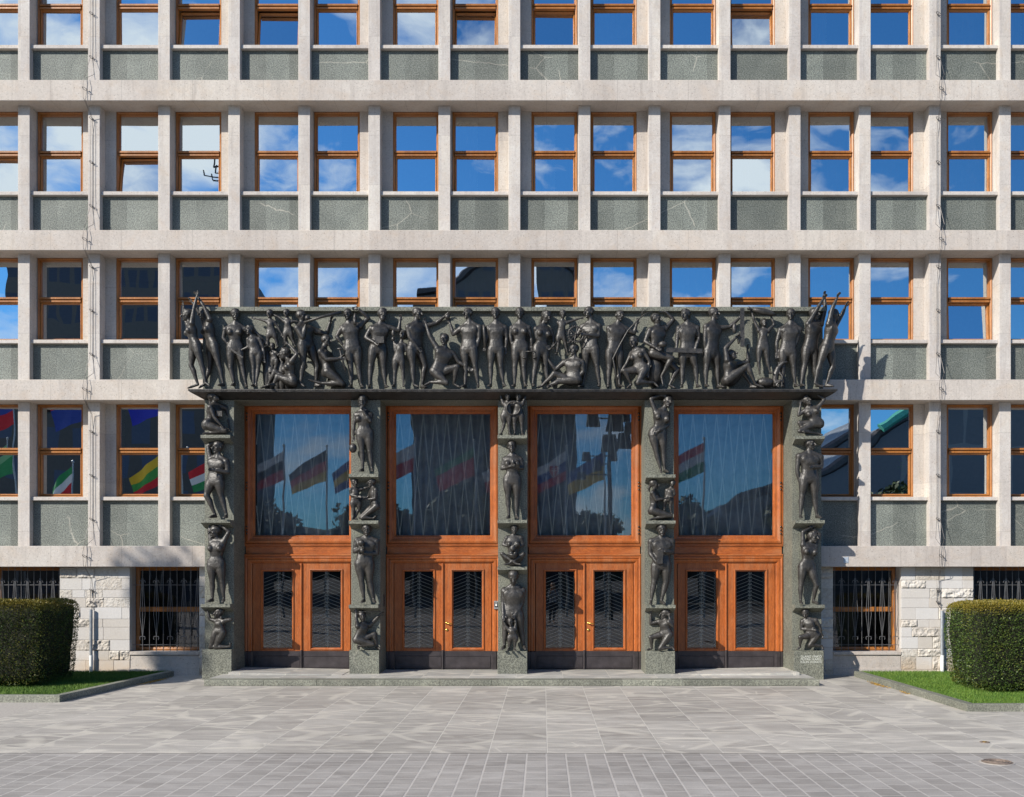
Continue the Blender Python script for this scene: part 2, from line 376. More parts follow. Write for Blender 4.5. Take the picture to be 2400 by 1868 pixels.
# ---------------------------------------------------------------- ground storey walls
def ashlar_wall(x0,x1,z0,z1,name,seed):
    rg=random.Random(seed); rows=[]; z=z0
    hs=[.2,.17,.24,.2,.22,.26,.17,.24,.2,.16,.24,.2]
    kk=0
    while z<z1-.02:
        h=hs[(kk+seed)%len(hs)]; kk+=1
        if z+h>z1-.09: h=z1-z
        rows.append((z,z+h)); z+=h
    mb0=MB(); mb1=MB()
    for a,b in rows:
        x=x0
        while x<x1-.01:
            wd=rg.uniform(.22,.62)
            if x+wd>x1-.15: wd=x1-x
            r=rg.random()
            if r<.52:
                mb0.bbox(x+.002,x+wd-.002,yM-rg.choice([0,.003,.006]),yM+.1,a+.002,b-.002,.004)
            else:
                # rock faced block with a displaced front
                amp=.009 if r<.74 else .04
                nx=max(3,int(wd/.022)); nz=max(3,int((b-a)/.022)); vs=[];fs=[]
                for q in range(nz+1):
                    for p in range(nx+1):
                        u=p/nx; v=q/nz; X=lin(x+.002,x+wd-.002,u); Z=lin(a+.002,b-.002,v)
                        e=min(1,min(u,1-u)*wd/.02)*min(1,min(v,1-v)*(b-a)/.02)
                        nn=noise.noise(Vector((X*7+seed,Z*7,3)))*.6+noise.noise(Vector((X*22,Z*22,9)))*.4+abs(noise.noise(Vector((X*4,Z*9,seed))))*.8
                        vs.append((X,yM-.002-e*amp*max(-.3,nn+.25),Z))
                for q in range(nz):
                    for p in range(nx):
                        i0=q*(nx+1)+p; fs.append((i0,i0+1,i0+nx+2,i0+nx+1))
                mb1.add(vs,fs)
            x+=wd
    mb=MB(); mb.box(x0+.004,x1-.004,yM+.012,1.3,z0,z1); 
    o=mb.obj('ground_wall',M['stone_soft'],B)
    c_=mb0.obj('dressed_blocks',M['ash0'],o); c2=mb1.obj('rough_blocks',M['ash1'],o)
for a,b,s_ in ((-9.33,-7.888,1),(-6.46,-6.13,2),(6.235,6.59,3),(7.99,9.48,4)):
    ashlar_wall(a,b,-.1,2.233,'w',s_)
# plinths under the ground windows, sills, glazing and grilles
for gi,(a,b) in enumerate(((-14.0,-9.33),(-7.888,-6.46),(6.59,7.99),(9.48,14.0))):
    mb=MB(); mb.bbox(a,b,yM+.01,1.3,-.1,.42,.006); mb.box(a,b,yM-.01,yM+.02,-.1,.14); mb.obj('plinth',M['stone_soft'],B)
    mb=MB(); mb.bbox(a,b,yM-.02,1.1,.42,.49,.008); mb.obj('window_sill',M['stone_soft'],B)
    xs=[(a,b)] if b-a<2 else ([(b-1.45,b)] if a<0 else [(a,a+1.45)])
    for xa,xb in xs:
        mb=MB(); mb.ring(xa,xb,.49,2.233,[(0,1.15),(0,.98),(.03,.97),(.07,.985),(.075,1.03)])
        mb.bbox(xa+.07,xb-.07,.975,1.03,1.30,1.40,.01); fo=mb.obj('ground_window',M['wood'],B)
        for u,v in ((.56,1.3),(1.4,2.16)):
            mb=MB(); mb.add([(xa+.07,1.025,u),(xb-.07,1.025,u),(xb-.07,1.025,v),(xa+.07,1.025,v)],[(0,1,2,3)]); mb.obj('pane',M['glass_b'],fo)
        # forged grille
        g=MB(); n_=int((xb-xa)/.13); st=(xb-xa)/n_
        for q in range(1,n_+1):
            X=xa+(q-.5)*st
            g.tube([(X,.79,.49),(X,.79,2.23)],.0065,6)
            if q%2==0:
                for sg in (-1,1):
                    g.tube([(X,.79,.78),(X+sg*.055,.785,1.25),(X+sg*.012,.785,2.0)],.006,6)
                    g.tube([(X,.782,.80),(X+sg*.05,.782,.79),(X+sg*.055,.782,.75),(X+sg*.045,.782,.73)],.008,6)
                    g.tube([(X,.782,1.93),(X+sg*.045,.782,1.96),(X+sg*.06,.782,1.91)],.007,6)
        g.tube([(xa,.80,1.86),(xb,.80,1.86)],.006,6); g.tube([(xa,.80,.62),(xb,.80,.62)],.006,6)
        go=g.obj('window_grille',M['iron'])
        pos=['leftmost ground window beside the left hedge','ground window just left of the portal','ground window just right of the portal','rightmost ground window behind the right hedge'][gi]
        tag(go,f'forged iron bars in front of the {pos}','window grille','iron grilles over the ground floor windows')
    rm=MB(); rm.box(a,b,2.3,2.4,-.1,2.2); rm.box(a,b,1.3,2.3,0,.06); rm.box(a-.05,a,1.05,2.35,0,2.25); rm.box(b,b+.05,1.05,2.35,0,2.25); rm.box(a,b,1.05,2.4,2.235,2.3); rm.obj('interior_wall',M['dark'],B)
mb=MB(); mb.box(XL,-14,yM,1.2,-.1,2.233); mb.obj('ground_wall',M['stone_soft'],B)
mb=MB(); mb.box(14,XR,yM,1.2,-.1,2.233); mb.obj('ground_wall',M['stone_soft'],B)
# ---------------------------------------------------------------- portal
PX=[-5.83,-2.915,.012,2.935,5.872]; PH=.29; yD=.75
ztop=7.385
SH=[ [1019.3,1218,1416], [1110.5,1220,1417.6], [1020,1218.7,1328], [1112,1220,1418], [1021.4,1219,1417.6] ]
BASE=[1522,1524,1526,1526,1525]
for k,x in enumerate(PX):
    mb=MB(); lo=x-PH-(.0); hi=x+PH
    zb=W(0,BASE[k],-.12).z
    mb.box(lo,hi,0,yD+.35,zb-.02,5.60); po=mb.obj('pilaster',M['green_p'],B)
    mb=MB(); mb.bbox(lo-.004,hi+.004,-.16,yD+.3,-.06 if k in(0,4) else .05,zb,.006); mb.obj('pilaster_base',M['green_p'],po)
    for py in SH[k]:
        z=W(0,py,-.25).z; mb=MB()
        mb.box(lo,hi,-.25,-.003,z-.06,z)
        mb.add([(lo,-.245,z-.06),(hi,-.245,z-.06),(hi,-.002,z-.06),(lo,-.002,z-.06),(lo,-.002,z-.15),(hi,-.002,z-.15)],
               [(0,4,5,1),(0,3,4),(1,5,2),(0,1,2,3),(3,2,5,4)])
        mb.obj('shelf',M['green_p'],po)
# side reveals to the facade for the outer pilasters
mb=MB(); mb.box(-6.12,-5.5,yD+.3,1.0,-.05,5.6); mb.obj('portal_side',M['green_p'],B)
mb=MB(); mb.box(5.6,6.16,yD+.3,1.0,-.05,5.6); mb.obj('portal_side',M['green_p'],B)
zp=W(0,911.5,-.3).z; zq=W(0,915.5,-.3).z
x0,x1=W(440.5,0,-.3).x,W(1963,0,-.3).x
mb=MB(); mb.bbox(x0,x1,-.3,.02,zq,zp,.004); mb.box(x0+.02,x1-.02,-.285,.02,zq-.018,zq)
mb.add([(x0+.02,-.285,zq-.018),(x1-.02,-.285,zq-.018),(6.17,.02,5.555),(-6.125,.02,5.555),(x0+.02,.02,zq-.018),(x1-.02,.02,zq-.018)],[(0,3,2,1),(0,4,3),(1,2,5)])
mb.obj('frieze_platform',M['bronze'],B)
mb=MB(); mb.box(-6.12,6.165,.0,yM+.2,5.555,zp); mb.box(-6.12,6.165,.0,yD+.35,5.552,5.62); mb.obj('lintel',M['green_p'],B)
mb=MB(); mb.box(-6.16,6.19,0,yM+.1,zp,ztop-.085); mb.obj('frieze_wall',M['green_p'],B)
mb=MB(); 
xx=-6.2
while xx<6.22: mb.bbox(xx,min(xx+1.1,6.23)-.003,-.10,yM+.1,ztop-.085,ztop,.006); xx+=1.1
mb.obj('frieze_coping',M['green_p'],B)
# lettering on the right base
for j,tx in enumerate(('GLANZ VINKO','PUTRIH KAREL','KALIN ZDENKO')):
    cu=bpy.data.curves.new('engraved_line','FONT'); cu.body=tx; cu.size=.085; cu.align_x='CENTER'; cu.extrude=.0005
    o=bpy.data.objects.new('engraved_line',cu); C.objects.link(o)
    me=bpy.data.meshes.new_from_object(o.evaluated_get(bpy.context.evaluated_depsgraph_get())); me.materials.append(M['letters']); bpy.data.objects.remove(o)
    o=bpy.data.objects.new('engraved_line',me); C.objects.link(o); o.parent=B
    o.location=(W(1901,0,-.16).x,-.1615,W(0,1541.3+j*6.3,-.16).z); o.rotation_euler=(R(90),0,0)
    sc=.415/max(v.co.x for v in me.vertices)/2; o.scale=(sc,sc*1.0,1)
# doors
BX=[(PX[i]+PX[i+1])/2 for i in range(4)]
def leaf_grille(xa,xb,z0,z1):
    g=MB(); n_=2; cw=(xb-xa)/2; y=.85
    for q in range(3):
        X=xa+cw*q
        if 0<q<3 or True: g.tube([(X,y,z0),(X,y,z1)],.0055,5)
    st=.074; z=z0-.12
    while z<z1:
        for q,(sa) in enumerate((1,-1)):
            A=(xa+cw*q,z if sa>0 else z+.12); Bq=(xa+cw*(q+1),z+.12 if sa>0 else z)
            if A[1]>z0 and Bq[1]>z0 and A[1]<z1 and Bq[1]<z1: g.tube([(A[0],y,A[1]),(Bq[0],y,Bq[1])],.0048,5)
        for X in (xa+cw,xb):
            if z0<z+.12<z1-.03:
                for sg in (-1,1):
                    g.tube([(X,y,z+.10),(X+sg*.022,y,z+.108),(X+sg*.036,y,z+.128),(X+sg*.028,y,z+.145),(X+sg*.016,y,z+.135)],.0048,5)
        z+=st
    return g
names=['first','second','third','fourth']
for k,bx in enumerate(BX):
    D=empty('double_door',(bx,yD,.124)); D.parent=B; D['label']=f'{names[k]} door bay from the left, orange wood with a tall window above'
    hw=1.172
    def P(nm,mb,mat,par=None,sm=False):
        for i,v in enumerate(mb.v): mb.v[i]=(v[0],v[1]-yD,v[2]-.124)
        return mb.obj(nm,mat,par or D,sm)
    # outer surround + upper frame
    mb=MB(); mb.ring(-hw,hw,2.69,5.60,[(0,yD+.2),(0,yD-.03),(.022,yD-.03),(.026,yD-.01),(.04,yD-.045),(.075,yD-.05),(.12,yD-.02),(.125,yD-.005),(.165,yD+.0),(.195,yD+.045),(.2,yD+.08)])
    fr=P('upper_frame',mb,M['door'])
    mb=MB(); mb.bbox(-hw,hw,yD-.02,yD+.1,2.655,2.69,.006); mb.bbox(-hw+.02,hw-.02,yD+.0,yD+.1,2.50,2.655,.004)
    mb.bbox(-hw,hw,yD-.055,yD+.1,2.455,2.50,.012); P('transom',mb,M['door_h'])
    # portal of the leaves : profiled surround (top and sides)
    mb=MB(); pr=[(0,yD-.035),(.03,yD-.05),(.06,yD-.03),(.075,yD-.045),(.11,yD-.04),(.13,yD-.01),(.15,yD+.0),(.165,yD+.05)]
    vs=[];fs=[]
    for ins,y in pr: vs+=[(-hw+ins,y,.494),(-hw+ins,y,2.455-ins),(hw-ins,y,2.455-ins),(hw-ins,y,.494)]
    for i in range(len(pr)-1):
        for q in range(3): fs.append((i*4+q,i*4+4+q,i*4+5+q,i*4+1+q))
    mb.add(vs,fs); P('door_surround',mb,M['door'])
    mb=MB(); mb.bbox(-hw,-1.0,yD-.03,yD+.1,.1,.492,.01); mb.bbox(-hw+.06,-1.02,yD-.045,yD,.1,.492,.01); P('kick_surround',mb,M['kick'])
    mb=MB(); mb.bbox(1.0,hw,yD-.03,yD+.1,.1,.492,.01); mb.bbox(1.02,hw-.06,yD-.045,yD,.1,.492,.01); P('kick_surround',mb,M['kick'])
    # big glass
    mb=MB(); mb.add([(-hw+.19,yD+.07,2.86),(hw-.19,yD+.07,2.86),(hw-.19,yD+.07,5.42),(-hw+.19,yD+.07,5.42)],[(0,1,2,3)]); P('glass_pane',mb,M['glass_d'])
    # lattice of rods behind the glass
    g=MB(); sp_=.245
    for q in range(-5,6):
        X=q*sp_+.07
        for sg in (-1,1):
            xa_,xb_=X,X+sg*sp_; za,zb_=2.87,5.42
            # clip to the pane
            pts=[]
            for u in [i/24 for i in range(25)]:
                xx_=lin(xa_,xb_,u)
                if abs(xx_)<hw-.2: pts.append((xx_,yD+.14,lin(za,zb_,u)))
            if len(pts)>1: g.tube([pts[0],pts[-1]],.0115,6)
    P('rod_lattice',g,M['iron_l'])
    # studs
    sx=-1 if k<2 else 1
    for zc in (5.33,3.90,2.99):
        for q in (-1,0,1):
            mb=MB(); mb.ball((sx*(hw-.055),yD-.05,zc+q*.07),.02,10,6); P('stud',mb,M['stud'],fr,True)
    # leaves
    for sg in (-1,1):
        a,b=(-1.003,-.012) if sg<0 else (.004,1.003)
        ga,gb=(-.81,-.19) if sg<0 else (.2,.82)
        mb=MB()
        mb.box(a,ga,yD+.0,yD+.07,.497,2.30); mb.box(gb,b,yD+.0,yD+.07,.497,2.30); mb.box(ga,gb,yD+.0,yD+.07,.497,.545); mb.box(ga,gb,yD+.0,yD+.07,2.155,2.30)
        mb.ring(ga-.035,gb+.035,.545-.03,2.155+.035,[(0,yD+.001),(.004,yD-.018),(.018,yD-.022),(.026,yD-.008),(.036,yD-.004),(.05,yD+.03)])
        lf=P('door_leaf',mb,M['door'])
        mb=MB(); mb.box(a,b,yD+.005,yD+.08,.13,.494); mb.ring(a+.02,b-.02,.15,.40,[(0,yD+.004),(.004,yD-.006),(.014,yD-.006),(.018,yD+.004)]); P('kick_plate',mb,M['kick'],lf)
        mb=MB(); mb.add([(ga,yD+.03,.53),(gb,yD+.03,.53),(gb,yD+.03,2.17),(ga,yD+.03,2.17)],[(0,1,2,3)]); P('leaf_glass',mb,M['glass_b'],lf)
        P('leaf_grille',leaf_grille(ga,gb,.545,2.155),M['iron_l'] ,lf)
    mb=MB(); mb.tube([(-.004,yD-.012,.516),(-.004,yD-.012,2.31)],.022,8); P('astragal',mb,M['door'])
    mb=MB(); mb.tube([(-.004,yD-.010,.13),(-.004,yD-.010,.515)],.021,8); P('lower_astragal',mb,M['kick'])
    if k in (1,2):
        mb=MB(); xh=.10; zh=1.075
        mb.tube([(xh-.02,yD-.005,zh),(xh-.02,yD-.07,zh)],.013,8); mb.tube([(xh-.02,yD-.07,zh),(xh+.10,yD-.07,zh-.015)],[.013,.010],8); mb.tube([(xh-.02,yD-.002,zh),(xh-.02,yD-.012,zh)],.03,12)
        P('door_handle',mb,M['brass'],None,True)
        mb=MB(); mb.tube([(xh-.02,yD+.0,zh-.14),(xh-.02,yD-.015,zh-.14)],.028,12); P('lock',mb,M['brass'],None,True)
    # curtain behind
    N_=90; vs=[];fs=[]; mb=MB()
    for j in range(N_+1):
        u=j/N_; X=bx-1.05+2.1*u
        vs+=[(X,1.20+.055*math.sin(u*55),2.75),(X,1.20+.045*math.sin(u*55+.5),5.55)]
    for j in range(N_): fs.append((2*j,2*j+2,2*j+3,2*j+1))
    mb.add(vs,fs); o=mb.obj('curtain',M['curtain_b'],None,True)
    o.data.transform(Matrix.Translation((-bx,-1.22,-5.55))); o.location=(bx,1.22,5.55)
    tag(o,f'grey folded curtain behind the tall glass of the {names[k]} bay from the left','curtain','curtains behind the door windows')
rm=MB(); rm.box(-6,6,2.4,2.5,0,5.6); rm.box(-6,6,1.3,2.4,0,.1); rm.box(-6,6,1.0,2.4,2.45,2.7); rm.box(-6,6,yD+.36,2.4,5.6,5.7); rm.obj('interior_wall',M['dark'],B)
# entry panels
x,z=W(1163,1418,.7).x,W(1163,1418,.7).z
e=empty('entry_keypad',(x,.69,z)); tag(e,'small metal entry keypad on the door frame left of the middle pilaster','keypad')
mb=MB(); mb.bbox(-.045,.045,-.02,.02,-.085,.085,.006); mb.obj('case',M['steel'],e)
mb=MB(); mb.bbox(-.035,.035,-.026,-.019,-.045,.06,.002); mb.obj('face',M['black'],e)
mb=MB(); mb.tube([(0,-.027,-.0),(0,-.032,0)],.02,12); mb.obj('lens',M['white'],e)
for q in range(3):
    mb=MB(); mb.box(-.02+q*.016,-.01+q*.016,-.0285,-.026,.035,.048); mb.obj('button',M['white'],e)
x,z=W(900.5,1403,.45).x,1.55
e=empty('intercom',(PX[1]+PH,.45,z)); tag(e,'narrow dark intercom panel on the side of the second pilaster from the left','intercom')
mb=MB(); mb.box(0.001,.015,-.05,.05,-.12,.12); mb.obj('case',M['kick'],e)
for q in range(3): mb=MB(); mb.box(.015,.02,-.012,.012,-.07+q*.055,-.045+q*.055); mb.obj('button',M['black'],e)
p=W(1982.5,1312,.45); e=empty('survey_plaque',(p.x,.447,p.z)); tag(e,'small grey blue plaque with a notched top on the stone band right of the portal','plaque')
mb=MB(); hx,hz=.05,.065
mb.add([(-hx,-.006,-hz),(hx,-.006,-hz),(hx,-.006,hz),(0,-.006,hz*.72),(-hx,-.006,hz),(-hx,.003,-hz),(hx,.003,-hz),(hx,.003,hz),(0,.003,hz*.72),(-hx,.003,hz)],
  [(0,1,2,3,4),(0,5,6,1),(1,6,7,2),(2,7,8,3),(3,8,9,4),(4,9,5,0)]); mb.obj('plate',M['plaque'],e)
mb=MB(); mb.tube([(.018,-.006,-.045),(.018,-.011,-.045)],.008,8); mb.obj('screw',M['black'],e)
# lightning conductors
def conductor(px,label,clips,pipe_x,zt_):
    x=CX+(px-1272)*(yM+20)/F
    e=empty('lightning_conductor',(x,yM-.03,0)); tag(e,label,'lightning conductor','lightning conductors down the facade')
    mb=MB(); rg=random.Random(int(px))
    for off in (-.032,.032):
        pts=[];z=15.0
        for (a,b) in reversed([(2.233,2.659),(5.627,6.049),(8.681,9.095),(11.73,12.154)]):
            pts+= [(off,0,z),(off*.9,.0,b+.95),(off*1.1,0,b+.55),(off+ (.05 if off>0 else -.06),-.1,b+.15),(off*.7-.03,-.235,b+.02),(off*1.4-.03,-.245,b-.12),(off*.8-.04,-.245,a+.03),(off*.3-.04,-.235,a-.005),(off*.3,-.02,a-.25),(off*.9,0,a-.6)]; z=a-.65
        pts+=[(off,0,1.75),(off,.0,1.5),(pipe_x,-.0,1.36)]
        mb.tube(pts,.0045,5)
    mb.obj('cable',M['wire'],e)
    zs_=[]
    for (a,b) in [(2.233,2.659),(5.627,6.049),(8.681,9.095),(11.73,12.154)]: zs_+=[(b+.55,0),(b+1.45,0),(b+2.35 if b<13 else 0,0),((a+b)/2,-.245)]
    zs_+=[(1.75,0),(1.5,0),(15.0,0)]
    for zc,yo in zs_:
        if zc<1: continue
        mb=MB(); pts=[]
        for q in range(13):
            an=2*math.pi*q/12; pts.append((.05*math.cos(an)+(-.035 if yo else 0),yo-.01-.012*math.sin(an),zc-.03*math.cos(an)+.022*math.sin(an)))
        mb.tube(pts,.0055,5); mb.box(-.009,.009,yo-.005,yo+.03,zc-.009,zc+.009); mb.obj('clip',M['wire'],e)
    mb=MB(); mb.tube([(pipe_x,-.04,-.0),(pipe_x,-.04,zt_)],.032,10); mb.obj('cover_pipe',M['steel'],e)
    mb=MB(); mb.tube([(pipe_x,-.04,0.0),(pipe_x+.005,-.04,.42)],.037,10); mb.obj('lower_sleeve',M['white'],e)
conductor(217,'twin wire lightning conductor clipped down the left side of the facade',0,.0,1.36)
conductor(2198,'twin wire lightning conductor clipped down the right side of the facade',0,.06,1.33)
# ---------------------------------------------------------------- ground
t=NT('slab_paving')
x,y,z=t.sep()[:3]
def paving(name,row,length,mort,c1,c2,mcol,jit,x0,seed,veins=True):
    t=NT(name); o=t.sep()
    cb=t.n.new('ShaderNodeCombineXYZ'); t.l.new(o[1],cb.inputs[0]); t.l.new(t.math('ADD',o[0],-x0+200*row),cb.inputs[1])
    br=t.n.new('ShaderNodeTexBrick'); t.l.new(cb.outputs[0],br.inputs['Vector'])
    br.offset=.43; br.offset_frequency=2; br.squash=1.0
    br.inputs['Scale'].default_value=1; br.inputs['Brick Width'].default_value=length; br.inputs['Row Height'].default_value=row
    br.inputs['Mortar Size'].default_value=mort; br.inputs['Mortar Smooth'].default_value=.2; br.inputs['Bias'].default_value=0
    br.inputs['Color1'].default_value=(*c1,1); br.inputs['Color2'].default_value=(*c2,1); br.inputs['Mortar'].default_value=(*mcol,1)
    br2=t.n.new('ShaderNodeTexBrick'); t.l.new(cb.outputs[0],br2.inputs['Vector']); br2.offset=.43; br2.offset_frequency=2
    for k_,v_ in (('Scale',1),('Brick Width',length),('Row Height',row),('Mortar Size',0),('Bias',0)): br2.inputs[k_].default_value=v_
    br2.inputs['Color1'].default_value=(0,0,0,1); br2.inputs['Color2'].default_value=(1,1,1,1)
    def slabvec(sc,rt,lo):
        ad=t.n.new('ShaderNodeVectorMath'); ad.operation='MULTIPLY_ADD'; t.l.new(br2.outputs['Color'],ad.inputs[0]); ad.inputs[1].default_value=(37,53,11); t.l.new(t.co(sc,rot=(0,0,rt),loc=lo),ad.inputs[2]); return ad.outputs[0]
    st=t.noise(2.0,7,.6,slabvec((.8,2.2,1),.25,(0,0,0)),dist=1.1)
    f=t.noise(60,3,.6)
    col=t.mix(.5,br.outputs['Color'],t.ramp(st,[(.28,.3),(.5,.52),(.72,.72)]),'OVERLAY')
    if veins:
        for sc_,rt,th in ((.55,.55,.05),(.8,-.5,.035),(.7,1.0,.03),(1.3,.15,.015)):
            vo=t.n.new('ShaderNodeTexVoronoi'); vo.feature='DISTANCE_TO_EDGE'; vo.inputs['Scale'].default_value=sc_
            t.l.new(slabvec((.6,1.5,1),rt,(seed,2,0)),vo.inputs['Vector']); vn=t.ramp(vo.outputs['Distance'],[(0,1),(th*.6,.8),(th,0)])
            ms=t.ramp(t.noise(.9,2,.5,slabvec((1,1,1),0,(rt*20,5,0))),[(.46,0),(.52,1)])
            col=t.mix(t.math('MULTIPLY',t.math('MULTIPLY',vn,ms),.6),col,(.54,.50,.43))
    bigs=t.ramp(t.noise(.35,4,.6),[(.3,.42),(.7,.58)]); col=t.mix(.8,col,bigs,'OVERLAY')
    sm=t.math('MULTIPLY',br.outputs['Fac'],1.0); col=t.mix(t.math('MULTIPLY',br.outputs['Fac'],jit),col,mcol)
    col=t.mix(.12,col,t.ramp(f,[(.3,.1),(.7,.9)]),'OVERLAY')
    t.bump(t.math('SUBTRACT',t.math('MULTIPLY',f,.15),br.outputs['Fac']),.004)
    return t.out(col,t.ramp(st,[(.3,.5),(.7,.7)]),spec=.4)
M['slab']=paving('slab_paving',.685,1.15,.0065,(.300,.276,.247),(.385,.357,.320),(.50,.47,.42),.8,-.02,2)
M['sett']=paving('small_paver',.224,.31,.011,(.265,.244,.224),(.320,.297,.275),(.42,.39,.36),.6,-.02,5,False)
M['step']=paving('landing_slab',.9,1.4,.004,(0.306,0.297,0.272),(0.391,0.374,0.340),(.6,.56,.48),.5,.1,8)
M['concrete']=simple('pale_concrete',(.36,.33,.295),.85,0,30,.25)
M['asphalt']=simple('grey_ground',(.10,.10,.10),.9,0,8,.3)
M['soil']=simple('lawn_soil',(.03,.045,.012),.95,0,20,.4)
def sheet(name,x0,x1,y0,y1,z,mat,kind='structure'):
    mb=MB(); mb.add([(x0,y0,z),(x1,y0,z),(x1,y1,z),(x0,y1,z)],[(0,1,2,3)]); o=mb.obj(name,mat)
    tag(o,kind=kind); return o
sheet('ground',-400,400,-500,200,-.03,M['asphalt'])
sheet('concrete_paving',-30,30,-8.3,1.2,-.004,M['concrete'])
sheet('plaza_slabs',-7.25,7.9,-8.3,1.1,0.0,M['slab'])
sheet('plaza_setts',-30,30,-30,-8.32,0.0,M['sett'])
# landing in front of the doors
def step_block(x0,x1,y0,y1,z,seed):
    rg=random.Random(seed); mb=MB(); x=x0
    while x<x1-.01:
        w_=rg.uniform(.9,1.8); e=min(x+w_,x1); e=x1 if x1-e<.5 else e
        mb.bbox(x+.001,e-.001,y0,y0+.32,0.0,z,.008); x=e
    return mb
mb=step_block(-5.70,5.77,-1.3,-.98,.112,4); o=mb.obj('door_step',M['green_s']); tag(o,kind='structure')
mb=MB(); mb.box(-5.70,5.77,-.98,.76,.0,.114); o=mb.obj('landing',M['step']); tag(o,kind='structure')
mb=MB()
def wedge(xa,xb,za,zb):
    y0,y1=-.42,.74; b=.1145
    mb.add([(xa,y0,b),(xb,y0,b),(xb,y1,b),(xa,y1,b),(xa,y0,za),(xb,y0,zb),(xb,y1,zb),(xa,y1,za)],[(0,1,5,4),(1,2,6,5),(2,3,7,6),(3,0,4,7),(4,5,6,7)])
wedge(-5.52,-3.3,.168,.122); o=mb.obj('upper_step',M['step']); tag(o,kind='structure'); mb=MB(); wedge(3.3,5.62,.122,.168); o=mb.obj('upper_step',M['step']); tag(o,kind='structure')
# kerbs and lawns
def kerb(pts,label):
    mb=MB(); low=0
    for (ax,ay),(bx,by) in zip(pts[:-1],pts[1:]):
        low+=.003
        L=math.hypot(bx-ax,by-ay); n_=max(1,round(L/1.2)); dx,dy=(bx-ax)/L,(by-ay)/L; nx,ny=-dy,dx
        for q in range(n_):
            u0,u1=L*q/n_+.003,L*(q+1)/n_-.003; vs=[]
            for zz,ins in ((-.01,0),(.108,0),(.116,.008)):
                for u,v in ((u0,ins),(u1,ins),(u1,.15-ins),(u0,.15-ins)): vs.append((ax+dx*u+nx*v,ay+dy*u+ny*v,zz-low))
            mb.add(vs,[(0,1,5,4),(1,2,6,5),(2,3,7,6),(3,0,4,7),(4,5,9,8),(5,6,10,9),(6,7,11,10),(7,4,8,11),(8,9,10,11)])
    o=mb.obj('kerb_stones',M['green_s']); tag(o,kind='structure')
kerb([(-14,-3.66),(-7.25,-3.66),(-6.92,.5)],'l')
kerb([(6.94,.4),(7.05,-4.76),(14,-4.76)],'r')
M['grass']=(lambda t:(t.out(t.ramp(t.math('ADD',t.math('MULTIPLY',t.n.new('ShaderNodeNewGeometry').outputs['Random Per Island'],.6),t.math('MULTIPLY',t.noise(1.5,3),.4)),[(.2,(.035,.085,.010)),(.5,(.08,.165,.018)),(.8,(.18,.26,.045))]),.6,spec=.3)))(NT('grass_blade'))
def lawn(poly_fn,x0,x1,y0,y1,n_,seed):
    rg=random.Random(seed); mb=MB()
    for _ in range(n_):
        x=rg.uniform(x0,x1); y=rg.uniform(y0,y1)
        if not poly_fn(x,y): continue
        h=rg.uniform(.03,.065); a=rg.uniform(0,6.28); w_=.0045; lx,ly=rg.uniform(-.025,.025),rg.uniform(-.025,.025)
        c,s=math.cos(a)*w_,math.sin(a)*w_
        mb.add([(x-c,y-s,.06),(x+c,y+s,.06),(x+lx,y+ly,.06+h)],[(0,1,2)])
    return mb
lf=lambda x,y: x< -7.25-.15+(y+3.66)*.33/4.16 
rf=lambda x,y: x> 6.95+.15+(-y)*.11/5.2
a=lawn(lf,-10.2,-6.9,-3.5,.66,70000,1).obj('grass',M['grass']); tag(a,kind='stuff')
a=lawn(rf,6.9,10.6,-4.6,.66,80000,2).obj('grass',M['grass']); tag(a,kind='stuff')
mb=MB(); mb.add([(-14,-3.55,.062),(-7.36,-3.55,.062),(-7.05,.66,.062),(-14,.66,.062)],[(0,1,2,3)]); mb.add([(7.12,.66,.062),(7.2,-4.62,.062),(14,-4.62,.062),(14,.66,.062)],[(0,1,2,3)][::1])
o=mb.obj('lawn_soil',M['soil']); tag(o,kind='structure')
# hedges
def leafmat():
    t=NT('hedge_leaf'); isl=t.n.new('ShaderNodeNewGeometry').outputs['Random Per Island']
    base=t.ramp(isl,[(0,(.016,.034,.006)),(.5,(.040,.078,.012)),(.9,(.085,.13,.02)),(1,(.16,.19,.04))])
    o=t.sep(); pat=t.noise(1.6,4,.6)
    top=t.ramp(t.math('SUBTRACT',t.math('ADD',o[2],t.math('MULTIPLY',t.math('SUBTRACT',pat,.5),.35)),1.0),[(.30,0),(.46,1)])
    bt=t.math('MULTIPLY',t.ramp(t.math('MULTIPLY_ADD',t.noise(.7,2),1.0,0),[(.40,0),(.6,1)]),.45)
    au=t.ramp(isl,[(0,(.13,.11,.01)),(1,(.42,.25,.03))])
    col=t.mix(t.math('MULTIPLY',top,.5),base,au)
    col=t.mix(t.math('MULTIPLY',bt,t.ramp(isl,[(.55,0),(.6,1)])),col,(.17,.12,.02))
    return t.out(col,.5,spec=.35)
M['hleaf']=leafmat(); M['hcore']=simple('hedge_twigs',(.012,.013,.006),.9)
